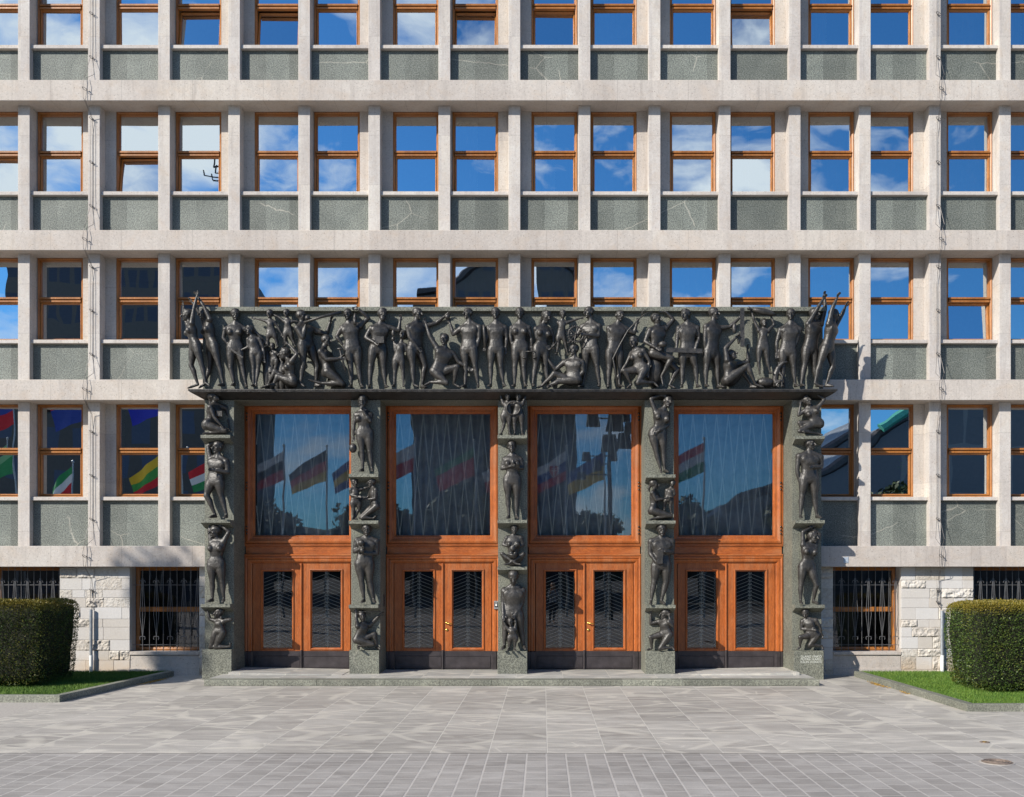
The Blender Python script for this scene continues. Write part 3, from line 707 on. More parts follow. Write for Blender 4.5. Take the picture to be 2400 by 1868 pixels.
def hedge(x0,x1,y0,y1,z0,z1,label,seed,round_):
    e=empty('clipped_hedge',((x0+x1)/2,(y0+y1)/2,.06)); tag(e,label,'hedge','clipped box hedges on the lawns')
    ox,oy,oz=e.location; rg=random.Random(seed)
    hx,hy,hz=(x1-x0)/2,(y1-y0)/2,(z1-z0)/2; cx,cy,cz=(x0+x1)/2-ox,(y0+y1)/2-oy,(z0+z1)/2-oz
    def surf(u,v,axis,sg):
        p=[0,0,0]; h=[hx,hy,hz]; q=[a for a in range(3) if a!=axis]
        p[axis]=sg*h[axis]; p[q[0]]=u*h[q[0]]; p[q[1]]=v*h[q[1]]
        r=round_; n_=Vector((0,0,0)); c_=Vector(p)
        inner=Vector([max(-h[a]+r,min(h[a]-r,p[a])) for a in range(3)])
        d=Vector(p)-inner
        if d.length>1e-6: n_=d.normalized()
        else: n_=Vector((0,0,0)); n_[axis]=sg
        c_=inner+n_*r
        # slight taper at the foot and lumps
        b=noise.noise(c_*1.7+Vector((seed,0,0)))*.045+noise.noise(c_*5)*.022
        tz=(c_.z+hz)/(2*hz); c_.x*=lin(.94,1.0,min(1,tz*1.6)); c_.y*=lin(.95,1,min(1,tz*1.6))
        return c_+n_*b+Vector((cx,cy,cz)),n_
    core=MB(); 
    for axis in range(3):
        for sg in (-1,1):
            G=14; vs=[];fs=[]
            for a in range(G+1):
                for b in range(G+1):
                    p,n_=surf(-1+2*a/G,-1+2*b/G,axis,sg); vs.append(p-n_*.07)
            for a in range(G):
                for b in range(G):
                    i=a*(G+1)+b; fs.append((i,i+1,i+G+2,i+G+1))
            core.add(vs,fs)
    core.obj('branches',M['hcore'],e,True)
    mb=MB(); area=[(1,hy*hz),(0,0),(0,0)]
    areas=[('x',hy*hz),('y',hx*hz),('z',hx*hy)]; tot=sum(a for _,a in areas)
    for _ in range(int(5200*tot*4)):
        r=rg.random()*tot; ax=0 if r<areas[0][1] else (1 if r<areas[0][1]+areas[1][1] else 2)
        sg=rg.choice((-1,1)) 
        if ax==2: sg=1
        if ax==1 and sg>0 and rg.random()<.7: sg=-1
        p,n_=surf(rg.uniform(-1,1),rg.uniform(-1,1),ax,sg)
        dep=rg.random()**2*.07; p=p-n_*dep
        if rg.random()<.03: p=p+n_*rg.uniform(0,.04)
        d=(n_+Vector((rg.uniform(-1,1),rg.uniform(-1,1),rg.uniform(-.6,1.2)))*.9).normalized()
        s_=d.cross(Vector((rg.uniform(-1,1),rg.uniform(-1,1),rg.uniform(-1,1)))).normalized()
        L=rg.uniform(.022,.042); w_=rg.uniform(.005,.009)
        mb.add([p,p+d*L*.5+s_*w_,p+d*L,p+d*L*.5-s_*w_],[(0,1,2,3)])
    mb.obj('foliage',M['hleaf'],e)
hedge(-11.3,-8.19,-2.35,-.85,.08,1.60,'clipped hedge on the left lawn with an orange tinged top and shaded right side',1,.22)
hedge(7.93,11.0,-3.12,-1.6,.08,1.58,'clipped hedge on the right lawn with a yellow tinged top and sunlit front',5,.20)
# leaf litter
def litter(x,y,n_,sx,sy,ang,seed):
    rg=random.Random(seed); mb=MB()
    for _ in range(n_):
        u,v=rg.gauss(0,sx),abs(rg.gauss(0,sy)); X=x+u*math.cos(ang)-v*math.sin(ang); Y=y+u*math.sin(ang)+v*math.cos(ang); zz=rg.uniform(.004,.02)
        a=rg.uniform(0,6.28); d=Vector((math.cos(a),math.sin(a),rg.uniform(-.2,.6)))*.022; s_=Vector((-d.y,d.x,rg.uniform(-.01,.01)))*.5
        p=Vector((X,Y,zz)); mb.add([p,p+d*.5+s_,p+d,p+d*.5-s_],[(0,1,2,3)])
    return mb
M['litter']=simple('fallen_leaf',(.42,.25,.05),.8,0,30,.5)
p1=W(385,1595,-1).x
for (x,y,n_,sx,sy,an,sd_) in ((-6.95,-.55,420,.28,.05,1.49,1),(6.93,-1.15,300,.25,.04,1.59,2),(6.97,-2.4,90,.12,.03,1.59,3)):
    o=litter(x,y,n_,sx,sy,(an if x<0 else an),sd_) 
    if x>0: o=litter(x,y,n_,sx,sy,an,sd_)
    else: o=litter(x,y,n_,sx,sy,an+math.pi,sd_)
    o=o.obj('fallen_leaves',M['litter']); tag(o,kind='stuff')
# manhole cover
def onground(px,py): 
    d=CZ*F/(py-1345); return CX+(px-1272)*d/F, d-20
x,y=onground(2337,1787); e=empty('manhole_cover',(x,y,0)); tag(e,'round rusty iron cover with raised rings set in the small pavers','manhole cover')
M['rust']=simple('rusty_iron',(.20,.155,.125),.7,.3,20,.5)
mb=MB(); mb.tube([(0,0,.0),(0,0,.006)],.185,32); mb.obj('frame',M['concrete'],e)
mb=MB(); mb.tube([(0,0,.0),(0,0,.009)],.165,32); 
for r in (.145,.115,.085,.055):
    pts=[(r*math.cos(a*math.pi/16),r*math.sin(a*math.pi/16),.011) for a in range(33)]; mb.tube(pts,.006,5)
mb.obj('lid',M['rust'],e)
x,y=onground(2308,1740); e=empty('valve_cap',(x,y,0)); tag(e,'small brass coloured valve cap flush with the large slabs','cover')
mb=MB(); mb.tube([(0,0,0),(0,0,.008)],.06,16); mb.obj('cap',M['rust'],e); mb=MB(); mb.tube([(0,0,.007),(0,0,.012)],.03,10); mb.obj('knob',M['brass'],e)
# potted plant inside the window right of the portal
pl=empty('potted_plant',(7.85-.15,1.22,3.70)); pl.location.x=W(2130,0,1.22).x
tag(pl,'leafy potted plant behind the glass of the second window right of the portal','potted plant')
mb=MB(); mb.tube([(0,0,0),(0,0,.11)],[.06,.085],12); mb.obj('pot',simple('terracotta',(.55,.2,.06),.7),pl)
rg=random.Random(4); mb=MB(); lv=MB()
for q in range(5):
    a=q*1.3; top=Vector((.16*math.cos(a),.05*math.sin(a),rg.uniform(.4,.8))); mb.tube([(0,0,.1),top*.5+Vector((.02,0,0)),top],.006,5)
    for j in range(14):
        p=top*rg.uniform(.4,1.05)+Vector((rg.uniform(-.08,.08),rg.uniform(-.05,.05),rg.uniform(-.05,.05))); d=Vector((rg.uniform(-1,1),rg.uniform(-.5,.3),rg.uniform(-.3,.6))).normalized()*.07
        s_=Vector((-d.z,0,d.x))*.35; lv.add([p,p+d*.5+s_,p+d,p+d*.5-s_],[(0,1,2,3)])
M['pleaf']=simple('house_plant_leaf',(.10,.22,.03),.5)
mb.obj('stems',M['pleaf'],pl); lv.obj('leaves',M['pleaf'],pl)
# ---------------------------------------------------------------- what stands behind the camera and shows in the glass
def VR(px,py,yo,yg=1.0):
    d=(2*yg-yo)+20
    return Vector((CX+(px-1272)*d/F,yo,CZ-(py-1345)*d/F))
def flagcol(name,cols):
    t=NT(name); u=t.n.new('ShaderNodeUVMap'); s=t.n.new('ShaderNodeSeparateXYZ'); t.l.new(u.outputs[0],s.inputs[0])
    r=t.n.new('ShaderNodeValToRGB'); r.color_ramp.interpolation='CONSTANT'; e=r.color_ramp.elements
    while len(e)<len(cols): e.new(.5)
    for i,c in enumerate(cols): e[i].position=i/len(cols); e[i].color=(*c,1)
    t.l.new(s.outputs[1],r.inputs[0]); return t.out(r.outputs[0],.8)
RD,WH,BL,GN,YL,BK,OR=(.55,.02,.03),(.65,.65,.65),(.03,.06,.28),(.03,.25,.08),(.7,.45,.03),(.02,.02,.02),(.6,.13,.04)
FL=[(33,1040,[GN,GN,(.2,.42,.2)],'green'),(133,1063,[RD,WH,GN],'red, white and green'),(240,1066,[BL,WH,BL],'blue and white'),(345,1068,[RD,(.06,.3,.06),YL],'yellow, green and red'),(446,1067,[(.25,.5,.75),WH,RD],'red, white and pale blue'),
    (560,1062,[GN,WH,RD],'red over white over green'),(666,1048,[RD,BK,WH],'dark and red'),(768,1050,[YL,RD,BK],'black, red and gold'),(870,1046,[BL,YL,BL],'blue and yellow'),(972,1030,[RD,WH],'white over red'),
    (1114,1038,[RD,RD,GN],'green and red'),(1225,1045,[RD,WH],'white and red'),(1328,1049,[RD,BL,WH],'white, blue and red with a shield'),(1418,1050,[YL,BL],'blue and yellow bicolour'),(1649,1030,[GN,WH,RD],'red, white and dark green')]
FL+=[(52,900,[RD,BL,WH],'large white, blue and red'),(194,858,[BL,BL,RD],'large dark blue and red'),(374,858,[(.03,.04,.40),(.03,.04,.40)],'large plain deep blue')]
for i,(px,py,cols,nm) in enumerate(FL):
    yo=-26.0; p=VR(px,py,yo,.9); e=empty('flagpole',(p.x,yo,0)); tag(e,f'tall flagpole flying a {nm} flag, mirrored in the glass','flagpole','flagpoles mirrored in the windows')
    mb=MB(); mb.tube([(0,0,0),(0,0,p.z)],[.06,.035],8); mb.obj('pole',M['steel'],e)
    mb=MB(); mb.ball((0,0,p.z+.05),.07); mb.obj('finial',M['steel'],e,True)
    hoist=1.4 if i<15 else 2.0; fly=(1.9 if i not in (1,2,4) else 1.0) if i!=3 else 1.45; G=18; vs=[];fs=[];uv=[]
    for a in range(G+1):
        for b in range(9):
            u=a/G; v=b/8
            X=-u*fly*(1-.12*(1-v)); dz=-1.05*u**(1.0+.15*math.sin(i))*(.7+.4*(v)); Y=.16*math.sin(u*8+v*2+i)*u
            vs.append((X,Y,p.z-.15-hoist*(1-v)+dz)); uv.append((u,min(.999,v*1.0)))
    for a in range(G):
        for b in range(8): j=a*9+b; fs.append((j,j+9,j+10,j+1))
    mb=MB(); mb.add(vs,fs); fo=mb.obj('flag',flagcol('flag_cloth',cols),e,True)
    ul=fo.data.uv_layers.new(name='UVMap')
    for lp in fo.data.loops: ul.data[lp.index].uv=uv[lp.vertex_index]
    if i==12:
        sh=[(-.22,.28),(.22,.28),(.24,-.02),(.12,-.24),(0,-.32),(-.12,-.24),(-.24,-.02)]
        for sc_,yy_,mt in ((1.0,.16,M['white']),(.86,.18,simple('shield_red',RD,.8))):
            mb=MB(); mb.add([(-.62+x_*sc_,yy_,p.z-1.15+z_*sc_) for x_,z_ in sh],[tuple(range(7))]); mb.obj('shield',mt,fo)
        mb=MB(); mb.box(-.645,-.595,.19,.2,p.z-1.4,p.z-.92); mb.box(-.74,-.5,.19,.2,p.z-1.06,p.z-1.02); mb.box(-.77,-.47,.19,.2,p.z-1.17,p.z-1.12); mb.obj('double_cross',M['white'],fo)
# floodlight mast
yo=-24.0; p=VR(1430,940,yo,.8); e=empty('floodlight_mast',(p.x,yo,0)); tag(e,'tall mast with dark box floodlights mirrored in the third tall door window','lamp')
mb=MB(); mb.tube([(0,0,0),(0,0,p.z+1.2)],[.11,.07],8)
hd=[(1390,978,.75),(1428,1035,.9),(1462,1030,.85),(1440,985,.95),(1474,1000,.6),(1373,1068,.5),(1437,1068,.5),(1400,1088,.6),(1362,1113,.45),(1460,968,.7)]
for px_,py_,s_ in hd:
    q=VR(px_,py_,yo,.8); mb.tube([(0,0,q.z),(q.x-p.x,0,q.z)],.03,6)
mb.obj('pole',M['kick'],e)
for px_,py_,s_ in hd:
    q=VR(px_,py_,yo,.8); h_=MB(); X=q.x-p.x
    h_.add([(X-s_*.42,-.2,q.z-s_*.5),(X+s_*.42,-.2,q.z-s_*.5),(X+s_*.42,.25,q.z-s_*.5),(X-s_*.42,.25,q.z-s_*.5),(X-s_*.30,-.12,q.z+s_*.35),(X+s_*.30,-.12,q.z+s_*.35),(X+s_*.30,.15,q.z+s_*.35),(X-s_*.30,.15,q.z+s_*.35)],
       [(0,3,2,1),(4,5,6,7),(0,1,5,4),(1,2,6,5),(2,3,7,6),(3,0,4,7)]); h_.obj('lamp_head',M['kick'],e)
# office towers, low blocks and trees on the far side of the square
def facade_mat(name,wall,win,fx,fz,lit=.5,wx=.6,wz=.55):
    t=NT(name); o=t.sep(); cx_=t.math('ADD',o[0],t.math('MULTIPLY',o[1],1.0))
    a=t.math('LESS_THAN',t.math('FRACT',t.math('DIVIDE',t.math('ADD',cx_,500),fx)),wx); b=t.math('LESS_THAN',t.math('FRACT',t.math('DIVIDE',t.math('ADD',o[2],50),fz)),wz)
    return t.out(t.mix(t.math('MULTIPLY',a,b),wall,win),.5)
MT=facade_mat('tower_cladding',(.10,.088,.08),(.035,.05,.085),1.3,3.4,.5,.7,.5)
MT2=facade_mat('office_cladding',(.07,.06,.055),(.05,.07,.12),2.4,3.3)
def prism(name,label,pts,z0,tops,mat,y0,y1,group=None,sub=None):
    # silhouette polygon in x with top heights, extruded in depth
    mb=MB(); n_=len(pts); bx=sum(pts)/n_; vs=[]
    for yy in (y1,y0):
        for x_ in pts: vs.append((x_-bx,yy-y1,z0))
        for x_,z_ in zip(pts,tops): vs.append((x_-bx,yy-y1,z_))
    fs=[]; m=2*n_
    for i in range(n_-1):
        fs+= [(i,i+1,n_+i+1,n_+i),(m+i+1,m+i,m+n_+i,m+n_+i+1),(n_+i,n_+i+1,m+n_+i+1,m+n_+i)]
    fs+=[(m,0,n_,m+n_),(n_-1,m+n_-1,2*m-1,2*n_-1)]
    mb.add(vs,fs); e=empty(name,(bx,y1,0)); tag(e,label,'building',group); mb.obj('wall',mat,e)
    rf=MB()
    for i in range(n_-1):
        a=(pts[i]-bx,0,tops[i]); b=(pts[i+1]-bx,0,tops[i+1]); rf.tube([a,b],.35,6)
    rf.obj('parapet',M['kick'],e); return e
Y=-80; 
q=[VR(x_,y_,Y) for x_,y_ in ((70,600),(140,585),(330,560),(520,600))]
prism('office_tower','dark office tower with rows of windows mirrored in the left windows',[v.x for v in q],0,[v.z for v in q],MT,-100,Y)
q=[VR(x_,y_,Y) for x_,y_ in ((965,668),(1015,672),(1030,690),(1055,672),(1150,625),(1170,628))]
prism('office_tower','dark slanted roof tower mirrored in the middle windows above the frieze',[v.x for v in q],0,[v.z for v in q],MT,-100,Y)
q=[VR(x_,y_,Y) for x_,y_ in ((1255,615),(1262,628),(1300,632),(1345,660),(1350,690),(1352,720))]
prism('office_tower','narrow dark tower mirrored just right of the frieze centre',[v.x for v in q],0,[v.z for v in q],MT,-100,Y)
Y=-60
q=[VR(x_,y_,Y,.8) for x_,y_ in ((-600,900),(-30,930),(520,960))]
prism('office_block','long dark office block mirrored behind the flags in the left windows',[v.x for v in q],0,[v.z for v in q],MT2,-72,Y)
q=[VR(x_,y_,Y,.8) for x_,y_ in ((1690,1200),(1740,1165),(1790,1150),(1850,1125),(1950,1075),(2008,1040),(2045,1000),(2130,948),(2500,900))]
e=prism('museum_building','pale building with a green copper roof edge mirrored in the right windows',[v.x for v in q],0,[v.z for v in q],facade_mat('pale_cladding',(.20,.21,.22),(.12,.13,.15),3.2,4.5,.5,.9,.9),-72,Y)
mb=MB(); mb.tube([(q[6].x-e.location.x,.5,q[6].z+.4),(q[7].x-e.location.x,.5,q[7].z+.6),(q[8].x-e.location.x,.5,q[8].z+.6)],.45,6); mb.obj('copper_roof',simple('green_copper',(.08,.42,.33),.6),e)
# hills
mb=MB(); vs=[];fs=[]; n_=60
for i in range(n_+1):
    x_=-260+520*i/n_; z_=19+6*math.sin(i*.35)+3*math.sin(i*1.1+1); vs+=[(x_,-330,-1),(x_,-330,z_*.55),(x_,-380,z_)]
for i in range(n_): fs+=[(3*i,3*i+3,3*i+4,3*i+1),(3*i+1,3*i+4,3*i+5,3*i+2)]
mb.add(vs,fs); o=mb.obj('hills',simple('wooded_hill',(.03,.045,.04),.95,0,.1),None,True); tag(o,kind='structure')
M['tleaf']=(lambda t:t.out(t.ramp(t.n.new('ShaderNodeNewGeometry').outputs['Random Per Island'],[(0,(.018,.03,.008)),(1,(.06,.085,.02))]),.6))(NT('tree_leaf'))
M['bark']=simple('bark',(.06,.05,.04),.9)
def tree(x,y,h,r,label,seed,n_=2600,cz=None,ls=.22,group='trees across the square'):
    e=empty('broadleaf_tree',(x,y,0)); tag(e,label,'tree',group); rg=random.Random(seed)
    mb=MB(); mb.tube([(0,0,0),(.1,0,h*.35),(0,.1,h*.6),(.1,0,h*.85)],[.22,.16,.1,.04],8)
    for q in range(7):
        a=q*2.4; zz=h*(.35+.07*q); mb.tube([(0,0,zz),(math.cos(a)*r*.3,math.sin(a)*r*.3,zz+r*.2),(math.cos(a)*r*.5,math.sin(a)*r*.5,zz+r*.35)],[.08,.05,.02],6)
    mb.obj('trunk',M['bark'],e); cl=MB(); cl_c=[]
    for q in range(16):
        u=Vector((rg.gauss(0,1),rg.gauss(0,1),rg.gauss(0,1))).normalized()*rg.uniform(.2,.8); cl_c.append((Vector((u.x*r,u.y*r,(cz or h*.68)+u.z*(h-(cz or h*.68))*.8)),rg.uniform(.25,.45)*r))
    for q in range(n_):
        c_,rr=rg.choice(cl_c); d=Vector((rg.gauss(0,1),rg.gauss(0,1),rg.gauss(0,1))).normalized(); p=c_+d*rr*rg.random()**.4
        s1=Vector((rg.uniform(-1,1),rg.uniform(-1,1),rg.uniform(-1,1))).normalized()*ls; s2=s1.cross(d).normalized()*ls*.6
        cl.add([p-s1,p+s2,p+s1,p-s2],[(0,1,2,3)])
    cl.obj('crown',M['tleaf'],e)
places=['far left','left','left of centre','centre left','centre','centre right','right of centre','right','far right','furthest right']
for i,x_ in enumerate((-30,-20,-12,-4,4,11,18,27,37,48)):
    tree(x_,-46-(i%3)*3,7.2+(i%4)*.7,3.4,f'dark broadleaf tree at the {places[i]} of the row across the square','%d'%i,2600,ls=.3)
tree(-21.6,-12,14.3,1.5,'slender tree left of the square casting soft shade on the portal foot',77,900,12.6,.16,None)
# mast
p=VR(476,360,-80); e=empty('radio_mast',(p.x,-84,0)); p0=VR(470,455,-80); zb=33
tag(e,'thin radio mast with cross arms mirrored in the fourth window of the second row','antenna')
mb=MB(); mb.tube([(0,0,0),(0,0,VR(476,372,-84).z)],[.35,.12],6)
for zz,wd in ((VR(0,400,-84).z,1.0),(VR(0,415,-84).z,.8),(VR(0,428,-84).z,2.0),(VR(0,436,-84).z,1.2)):
    mb.tube([(-wd,0,zz),(wd,0,zz)],.08,5); mb.tube([(wd,0,zz),(wd,0,zz+.8)],.07,5); mb.tube([(-wd,0,zz),(-wd,0,zz+.8)],.07,5)
mb.obj('mast',M['kick'],e)
# ---------------------------------------------------------------- bronze figures
CR={1:(400,670,420/2184),2:(740,700,420/2184),3:(1020,700,420/2184),4:(1360,700,400/2184),5:(1660,670,380/2184),
    6:(440,900,480/2184),7:(440,1220,480/2040),8:(1140,900,480/2184),9:(1140,1220,480/2040),10:(1800,900,600/2184),11:(1800,1220,600/2125)}
ZP=zp
def figure(crop,U,sex,spec,label,yaw=0,hy=None,b=1.0,y0=-.155,base=None,props=(),dep=None,tilt=0,group=None,hair=1,mat=None,toe=None,hand=None,fingers=True,cat='statue',name='bronze_statue',hb=1.0):
    ox,oy,sc=CR[crop]
    def P(x,y,off=0): 
        w_=W(ox+x*sc,oy+y*sc,y0); return Vector((w_.x,y0-off,w_.z))
    J={}; tk=spec.split()
    for i in range(0,len(tk),2):
        x,y=tk[i+1].split(','); J[tk[i]]=P(float(x),float(y))
    u=U*sc*(20+y0)/F
    ya=R(yaw); hya=R(yaw if hy is None else hy)
    lat=Vector((math.cos(ya),math.sin(ya),0)); fw=Vector((math.sin(ya),-math.cos(ya),0))
    so=.8*b*math.sin(ya)*u; ho=.42*b*math.sin(ya)*u
    dep=dep or {}
    for k,sg in (('L',-1),('R',1)):
        J['S'+k].y+=sg*so; J['E'+k].y+=sg*so*1.1; J['W'+k].y+=sg*so*.9
        J['K'+k].y+=sg*ho; J['A'+k].y+=sg*ho
    for k,v in dep.items(): J[k].y-=v*u
    fem=sex=='f'; kid=sex=='k'
    bb=1.2*b*(.92 if fem else (.80 if kid else 1.0))
    mb=MB(); core=mb; ext=MB()
    N,Pv,H=J['N'],J['P'],J['H']; SL,SR=J['SL'],J['SR']
    ax=(Pv-N); Lt=ax.length; ax.normalize()
    swv=(SR-SL)/2; sw=swv.length
    lo_,hi_=(.85 if not kid else .55)*u*bb,(1.0 if not fem else .92)*u*max(b,.8)
    if sw<lo_: swv=(swv if sw>1e-4 else lat)*1.0; swv=swv.normalized()*.0+lat*lo_ if sw<lo_*.5 else swv*(lo_/sw)
    if sw>hi_: swv=swv*(hi_/swv.length)
    sw=swv.length; slat=swv.normalized(); hl=lat
    Sm=(SL+SR)/2; top=N*.58+Sm*.42
    hip=(.66 if not fem else .80)*u*bb; wst=(.58 if not fem else .50)*u*bb
    rows=[(-.02,.42*sw,.20),(.07,.74*sw,.33),(.2,.86*sw,.44),(.36,.80*sw,.46),(.5,lin(.74*sw,wst,.6),.40),(.66,wst,.36),(.82,lin(wst,hip,.75),.40),(.97,hip,.46),(1.10,hip*.92,.44),(1.2,hip*.6,.33)]
    vs=[];seg=16
    # spine with a slight curve through the shoulder midpoint
    for t_,hw,hd in rows:
        c_=top.lerp(Pv,t_) if t_<=1 else Pv+ (Pv-top).normalized()*(t_-1)*Lt
        f_=min(1,max(0,(t_-.2)/.75)); wv=(slat*(1-f_)+hl*f_).normalized()
        wv=(wv-ax*wv.dot(ax)*.6).normalized(); dv=wv.cross(ax).normalized()
        if dv.dot(fw)<0: dv=-dv
        sc_=math.sin(math.pi*min(1,max(0,t_)))*0.05*u
        if t_>.85: c_=c_-dv*.05*u
        for k in range(seg):
            an=2*math.pi*k/seg; cx_,sy_=math.cos(an),math.sin(an)
            ex=.8; cx_=math.copysign(abs(cx_)**ex,cx_); sy_=math.copysign(abs(sy_)**ex,sy_)
            vs.append(c_+wv*hw*cx_+dv*hd*u*bb*sy_)
    fs=[]; n_=len(rows)
    for i in range(n_-1):
        for k in range(seg): fs.append((i*seg+k,i*seg+(k+1)%seg,(i+1)*seg+(k+1)%seg,(i+1)*seg+k))
    fs.append(tuple(range(seg-1,-1,-1))); fs.append(tuple((n_-1)*seg+k for k in range(seg))); mb.add(vs,fs)
    tw=(slat-ax*slat.dot(ax)).normalized(); td=tw.cross(ax).normalized()
    if td.dot(fw)<0: td=-td
    ct=top.lerp(Pv,.30)
    if fem:
        for sg in (-1,1):
            c_=ct+tw*sg*.46*sw+td*.36*u*bb+ax*.06*u; mb.ell(c_,[tw*.25*u*bb,td*.25*u*bb,ax*.27*u*bb])
    elif not kid:
        for sg in (-1,1):
            c_=ct-ax*.12*u+tw*sg*.40*sw+td*.29*u*bb; mb.ell(c_,[tw*.42*sw,td*.13*u*bb,ax*.30*u*bb])
        for sg in (-1,1):
            for q in range(2): mb.ell(top.lerp(Pv,.52+.15*q)+tw*sg*.14*u+td*.27*u*bb,[tw*.14*u,td*.12*u,ax*.17*u])
    # buttocks
    hw_=hl; hd_=fw
    for sg in (-1,1): mb.ell(Pv+hw_*sg*.30*u*bb-hd_*.20*u*bb+Vector((0,0,-.1*u)),[hw_*.36*u*bb,hd_*.36*u*bb,Vector((0,0,.40*u*bb))])
    # neck and shoulders
    up=(H-N); up=up.normalized() if up.length>1e-4 else Vector((0,0,1))
    mb.chain([H-up*.25*u,N,top+ax*.15*u],[.25*u*(.86 if fem or kid else 1),.27*u*(.86 if fem or kid else 1),.30*u*bb])
    for S in (SL,SR): mb.caps(N+up*.12*u,S,.19*u*bb/1.1,.17*u*bb)
    for S in (SL,SR): mb.caps(top+ax*.02*u,S,.22*u*bb,.235*u*bb); mb.ball(S+ax*.05*u,.27*u*bb)
    # arms
    am=bb*(1.04 if not fem else 1.0)
    for k,sg in (('L',-1),('R',1)):
        S,E,Wr=J['S'+k],J['E'+k],J['W'+k]
        mb.chain([S,S.lerp(E,.45),E],[.235*u*am,.205*u*am,.155*u*am])
        mb.chain([E,E.lerp(Wr,.28),Wr],[.155*u*am,.170*u*am,.105*u*am])
        d=(Wr-E).normalized()
        if hand and k in hand: d=(P(*hand[k])-Wr); d.y=0; d=(d.normalized())
        pn=fw-d*fw.dot(d); pn=pn.normalized() if pn.length>.1 else Vector((1,0,0)).cross(d).normalized()
        sd_=pn.cross(d).normalized(); hs=u*.92*(.9 if fem or kid else 1)
        pc=Wr+d*.22*hs
        ext.ell(pc,[sd_*.17*hs,pn*.085*hs,d*.25*hs],10,6)
        ext.caps(Wr,pc,.10*hs,.10*hs)
        if fingers:
            for q,(o_,ln) in enumerate(((-.125,.27),(-.04,.32),(.045,.30),(.125,.24))):
                a0=pc+d*.18*hs+sd_*o_*hs; a1=a0+d*ln*.55*hs+sd_*o_*.12*hs+pn*.02*hs; a2=a1+d*ln*.42*hs+pn*.09*hs
                ext.chain([a0,a1,a2],[.047*hs,.044*hs,.036*hs],7)
            ts=-1 if k=='R' else 1
            a0=pc-d*.08*hs+sd_*ts*.13*hs; a1=a0+d*.14*hs+sd_*ts*.12*hs+pn*.03*hs; a2=a1+d*.15*hs+sd_*ts*.02*hs+pn*.05*hs
            ext.chain([a0,a1,a2],[.055*hs,.048*hs,.04*hs],7)
    # legs
    lg=bb*(1.0 if not fem else 1.04)
    for k,sg in (('L',-1),('R',1)):
        K,A=J['K'+k],J['A'+k]; h0=Pv+hl*sg*.36*u*bb+Vector((0,0,-.06*u))
        thd=(K-h0).normalized(); shd=(A-K).normalized()
        mb.chain([h0,h0.lerp(K,.35)+Vector((0,0,0)),h0.lerp(K,.8),K],[.40*u*lg,.37*u*lg,.25*u*lg,.225*u*lg])
        back=(thd-shd); back=Vector((0,1,0)) if back.length<.35 else -back.normalized()*1.0
        if (thd-shd).length>=.35: back=-(thd+shd*-1).normalized()*-1
        bk=-fw if (thd-shd).length<.35 else (-(thd)-shd*(-thd).dot(shd)).normalized()
        mb.chain([K,K.lerp(A,.3)+bk*.05*u,K.lerp(A,.65),A],[.215*u*lg,.225*u*lg,.155*u*lg,.115*u*lg])
        mb.ball(K-bk*.05*u,.20*u*lg,10,6)
        if toe and k in toe: tp=P(*toe[k]); tp.y=A.y-(.1*u)
        else:
            fd=Vector((math.sin(ya),-math.cos(ya),0)); fd=(fd+hl*sg*.25).normalized()
            zf=-.26*u
            tp=A+fd*.72*u+Vector((0,0,zf))
        fdv=(tp-A); hl_=A-Vector((fdv.x,fdv.y,0)).normalized()*.12*u if Vector((fdv.x,fdv.y,0)).length>1e-4 else A
        if toe and k in toe: heel=A
        else: heel=A+Vector((0,0,-.17*u))-fdv.normalized()*.08*u
        ball=A.lerp(tp,.72)
        ext.chain([A,heel],[.12*u,.125*u]); ext.chain([A,ball,tp],[.115*u,.115*u,.07*u]); ext.chain([heel,ball],[.125*u,.12*u])
        s2=fdv.cross(Vector((0,0,1))); 
        if s2.length>1e-4:
            s2.normalize()
            for o_ in (-.1,-.035,.03,.09): ext.caps(ball+s2*o_*u,tp+s2*o_*1.1*u,.06*u,.045*u,7)
    # head
    u0_=u; u=u*1.15
    hr=Vector((math.cos(hya),math.sin(hya),0)); hf=Vector((math.sin(hya),-math.cos(hya),0)); hu=(up*.75+Vector((0,0,.45))).normalized()
    if tilt: hf=(hf+Vector((0,0,tilt))).normalized(); 
    hr=hf.cross(hu).normalized(); hr=-hr if hr.dot(Vector((math.cos(hya),math.sin(hya),0)))<0 else hr
    hu=hr.cross(hf).normalized(); hu=-hu if hu.z<0 else hu
    ext.ell(H+hu*.10*u-hf*.04*u,[hr*.355*u,hf*.43*u,hu*.40*u],14,9)
    ext.ell(H-hu*.16*u+hf*.07*u,[hr*.265*u,hf*.30*u,hu*.33*u],12,7)
    ext.caps(H+hf*.37*u+hu*.08*u,H-hu*.12*u+hf*.50*u,.05*u,.085*u,7)
    ext.ell(H-hu*.40*u+hf*.27*u,[hr*.10*u,hf*.09*u,hu*.09*u],8,5)
    ext.ell(H-hu*.25*u+hf*.34*u,[hr*.12*u,hf*.045*u,hu*.04*u],8,5)
    ext.ell(H+hu*.11*u+hf*.34*u,[hr*.27*u,hf*.06*u,hu*.045*u],10,5)
    for sg in (-1,1):
        ext.ell(H-hu*.02*u+hr*sg*.34*u-hf*.05*u,[hr*.05*u,hf*.08*u,hu*.13*u],8,5)
        ext.ball(H-hu*.01*u+hr*sg*.135*u+hf*.30*u,.06*u,8,5)
        ext.ell(H-hu*.10*u+hr*sg*.19*u+hf*.24*u,[hr*.1*u,hf*.09*u,hu*.08*u],8,5)
    if hair==1: ext.ell(H+hu*.20*u-hf*.08*u,[hr*.375*u,hf*.44*u,hu*.34*u],14,8)
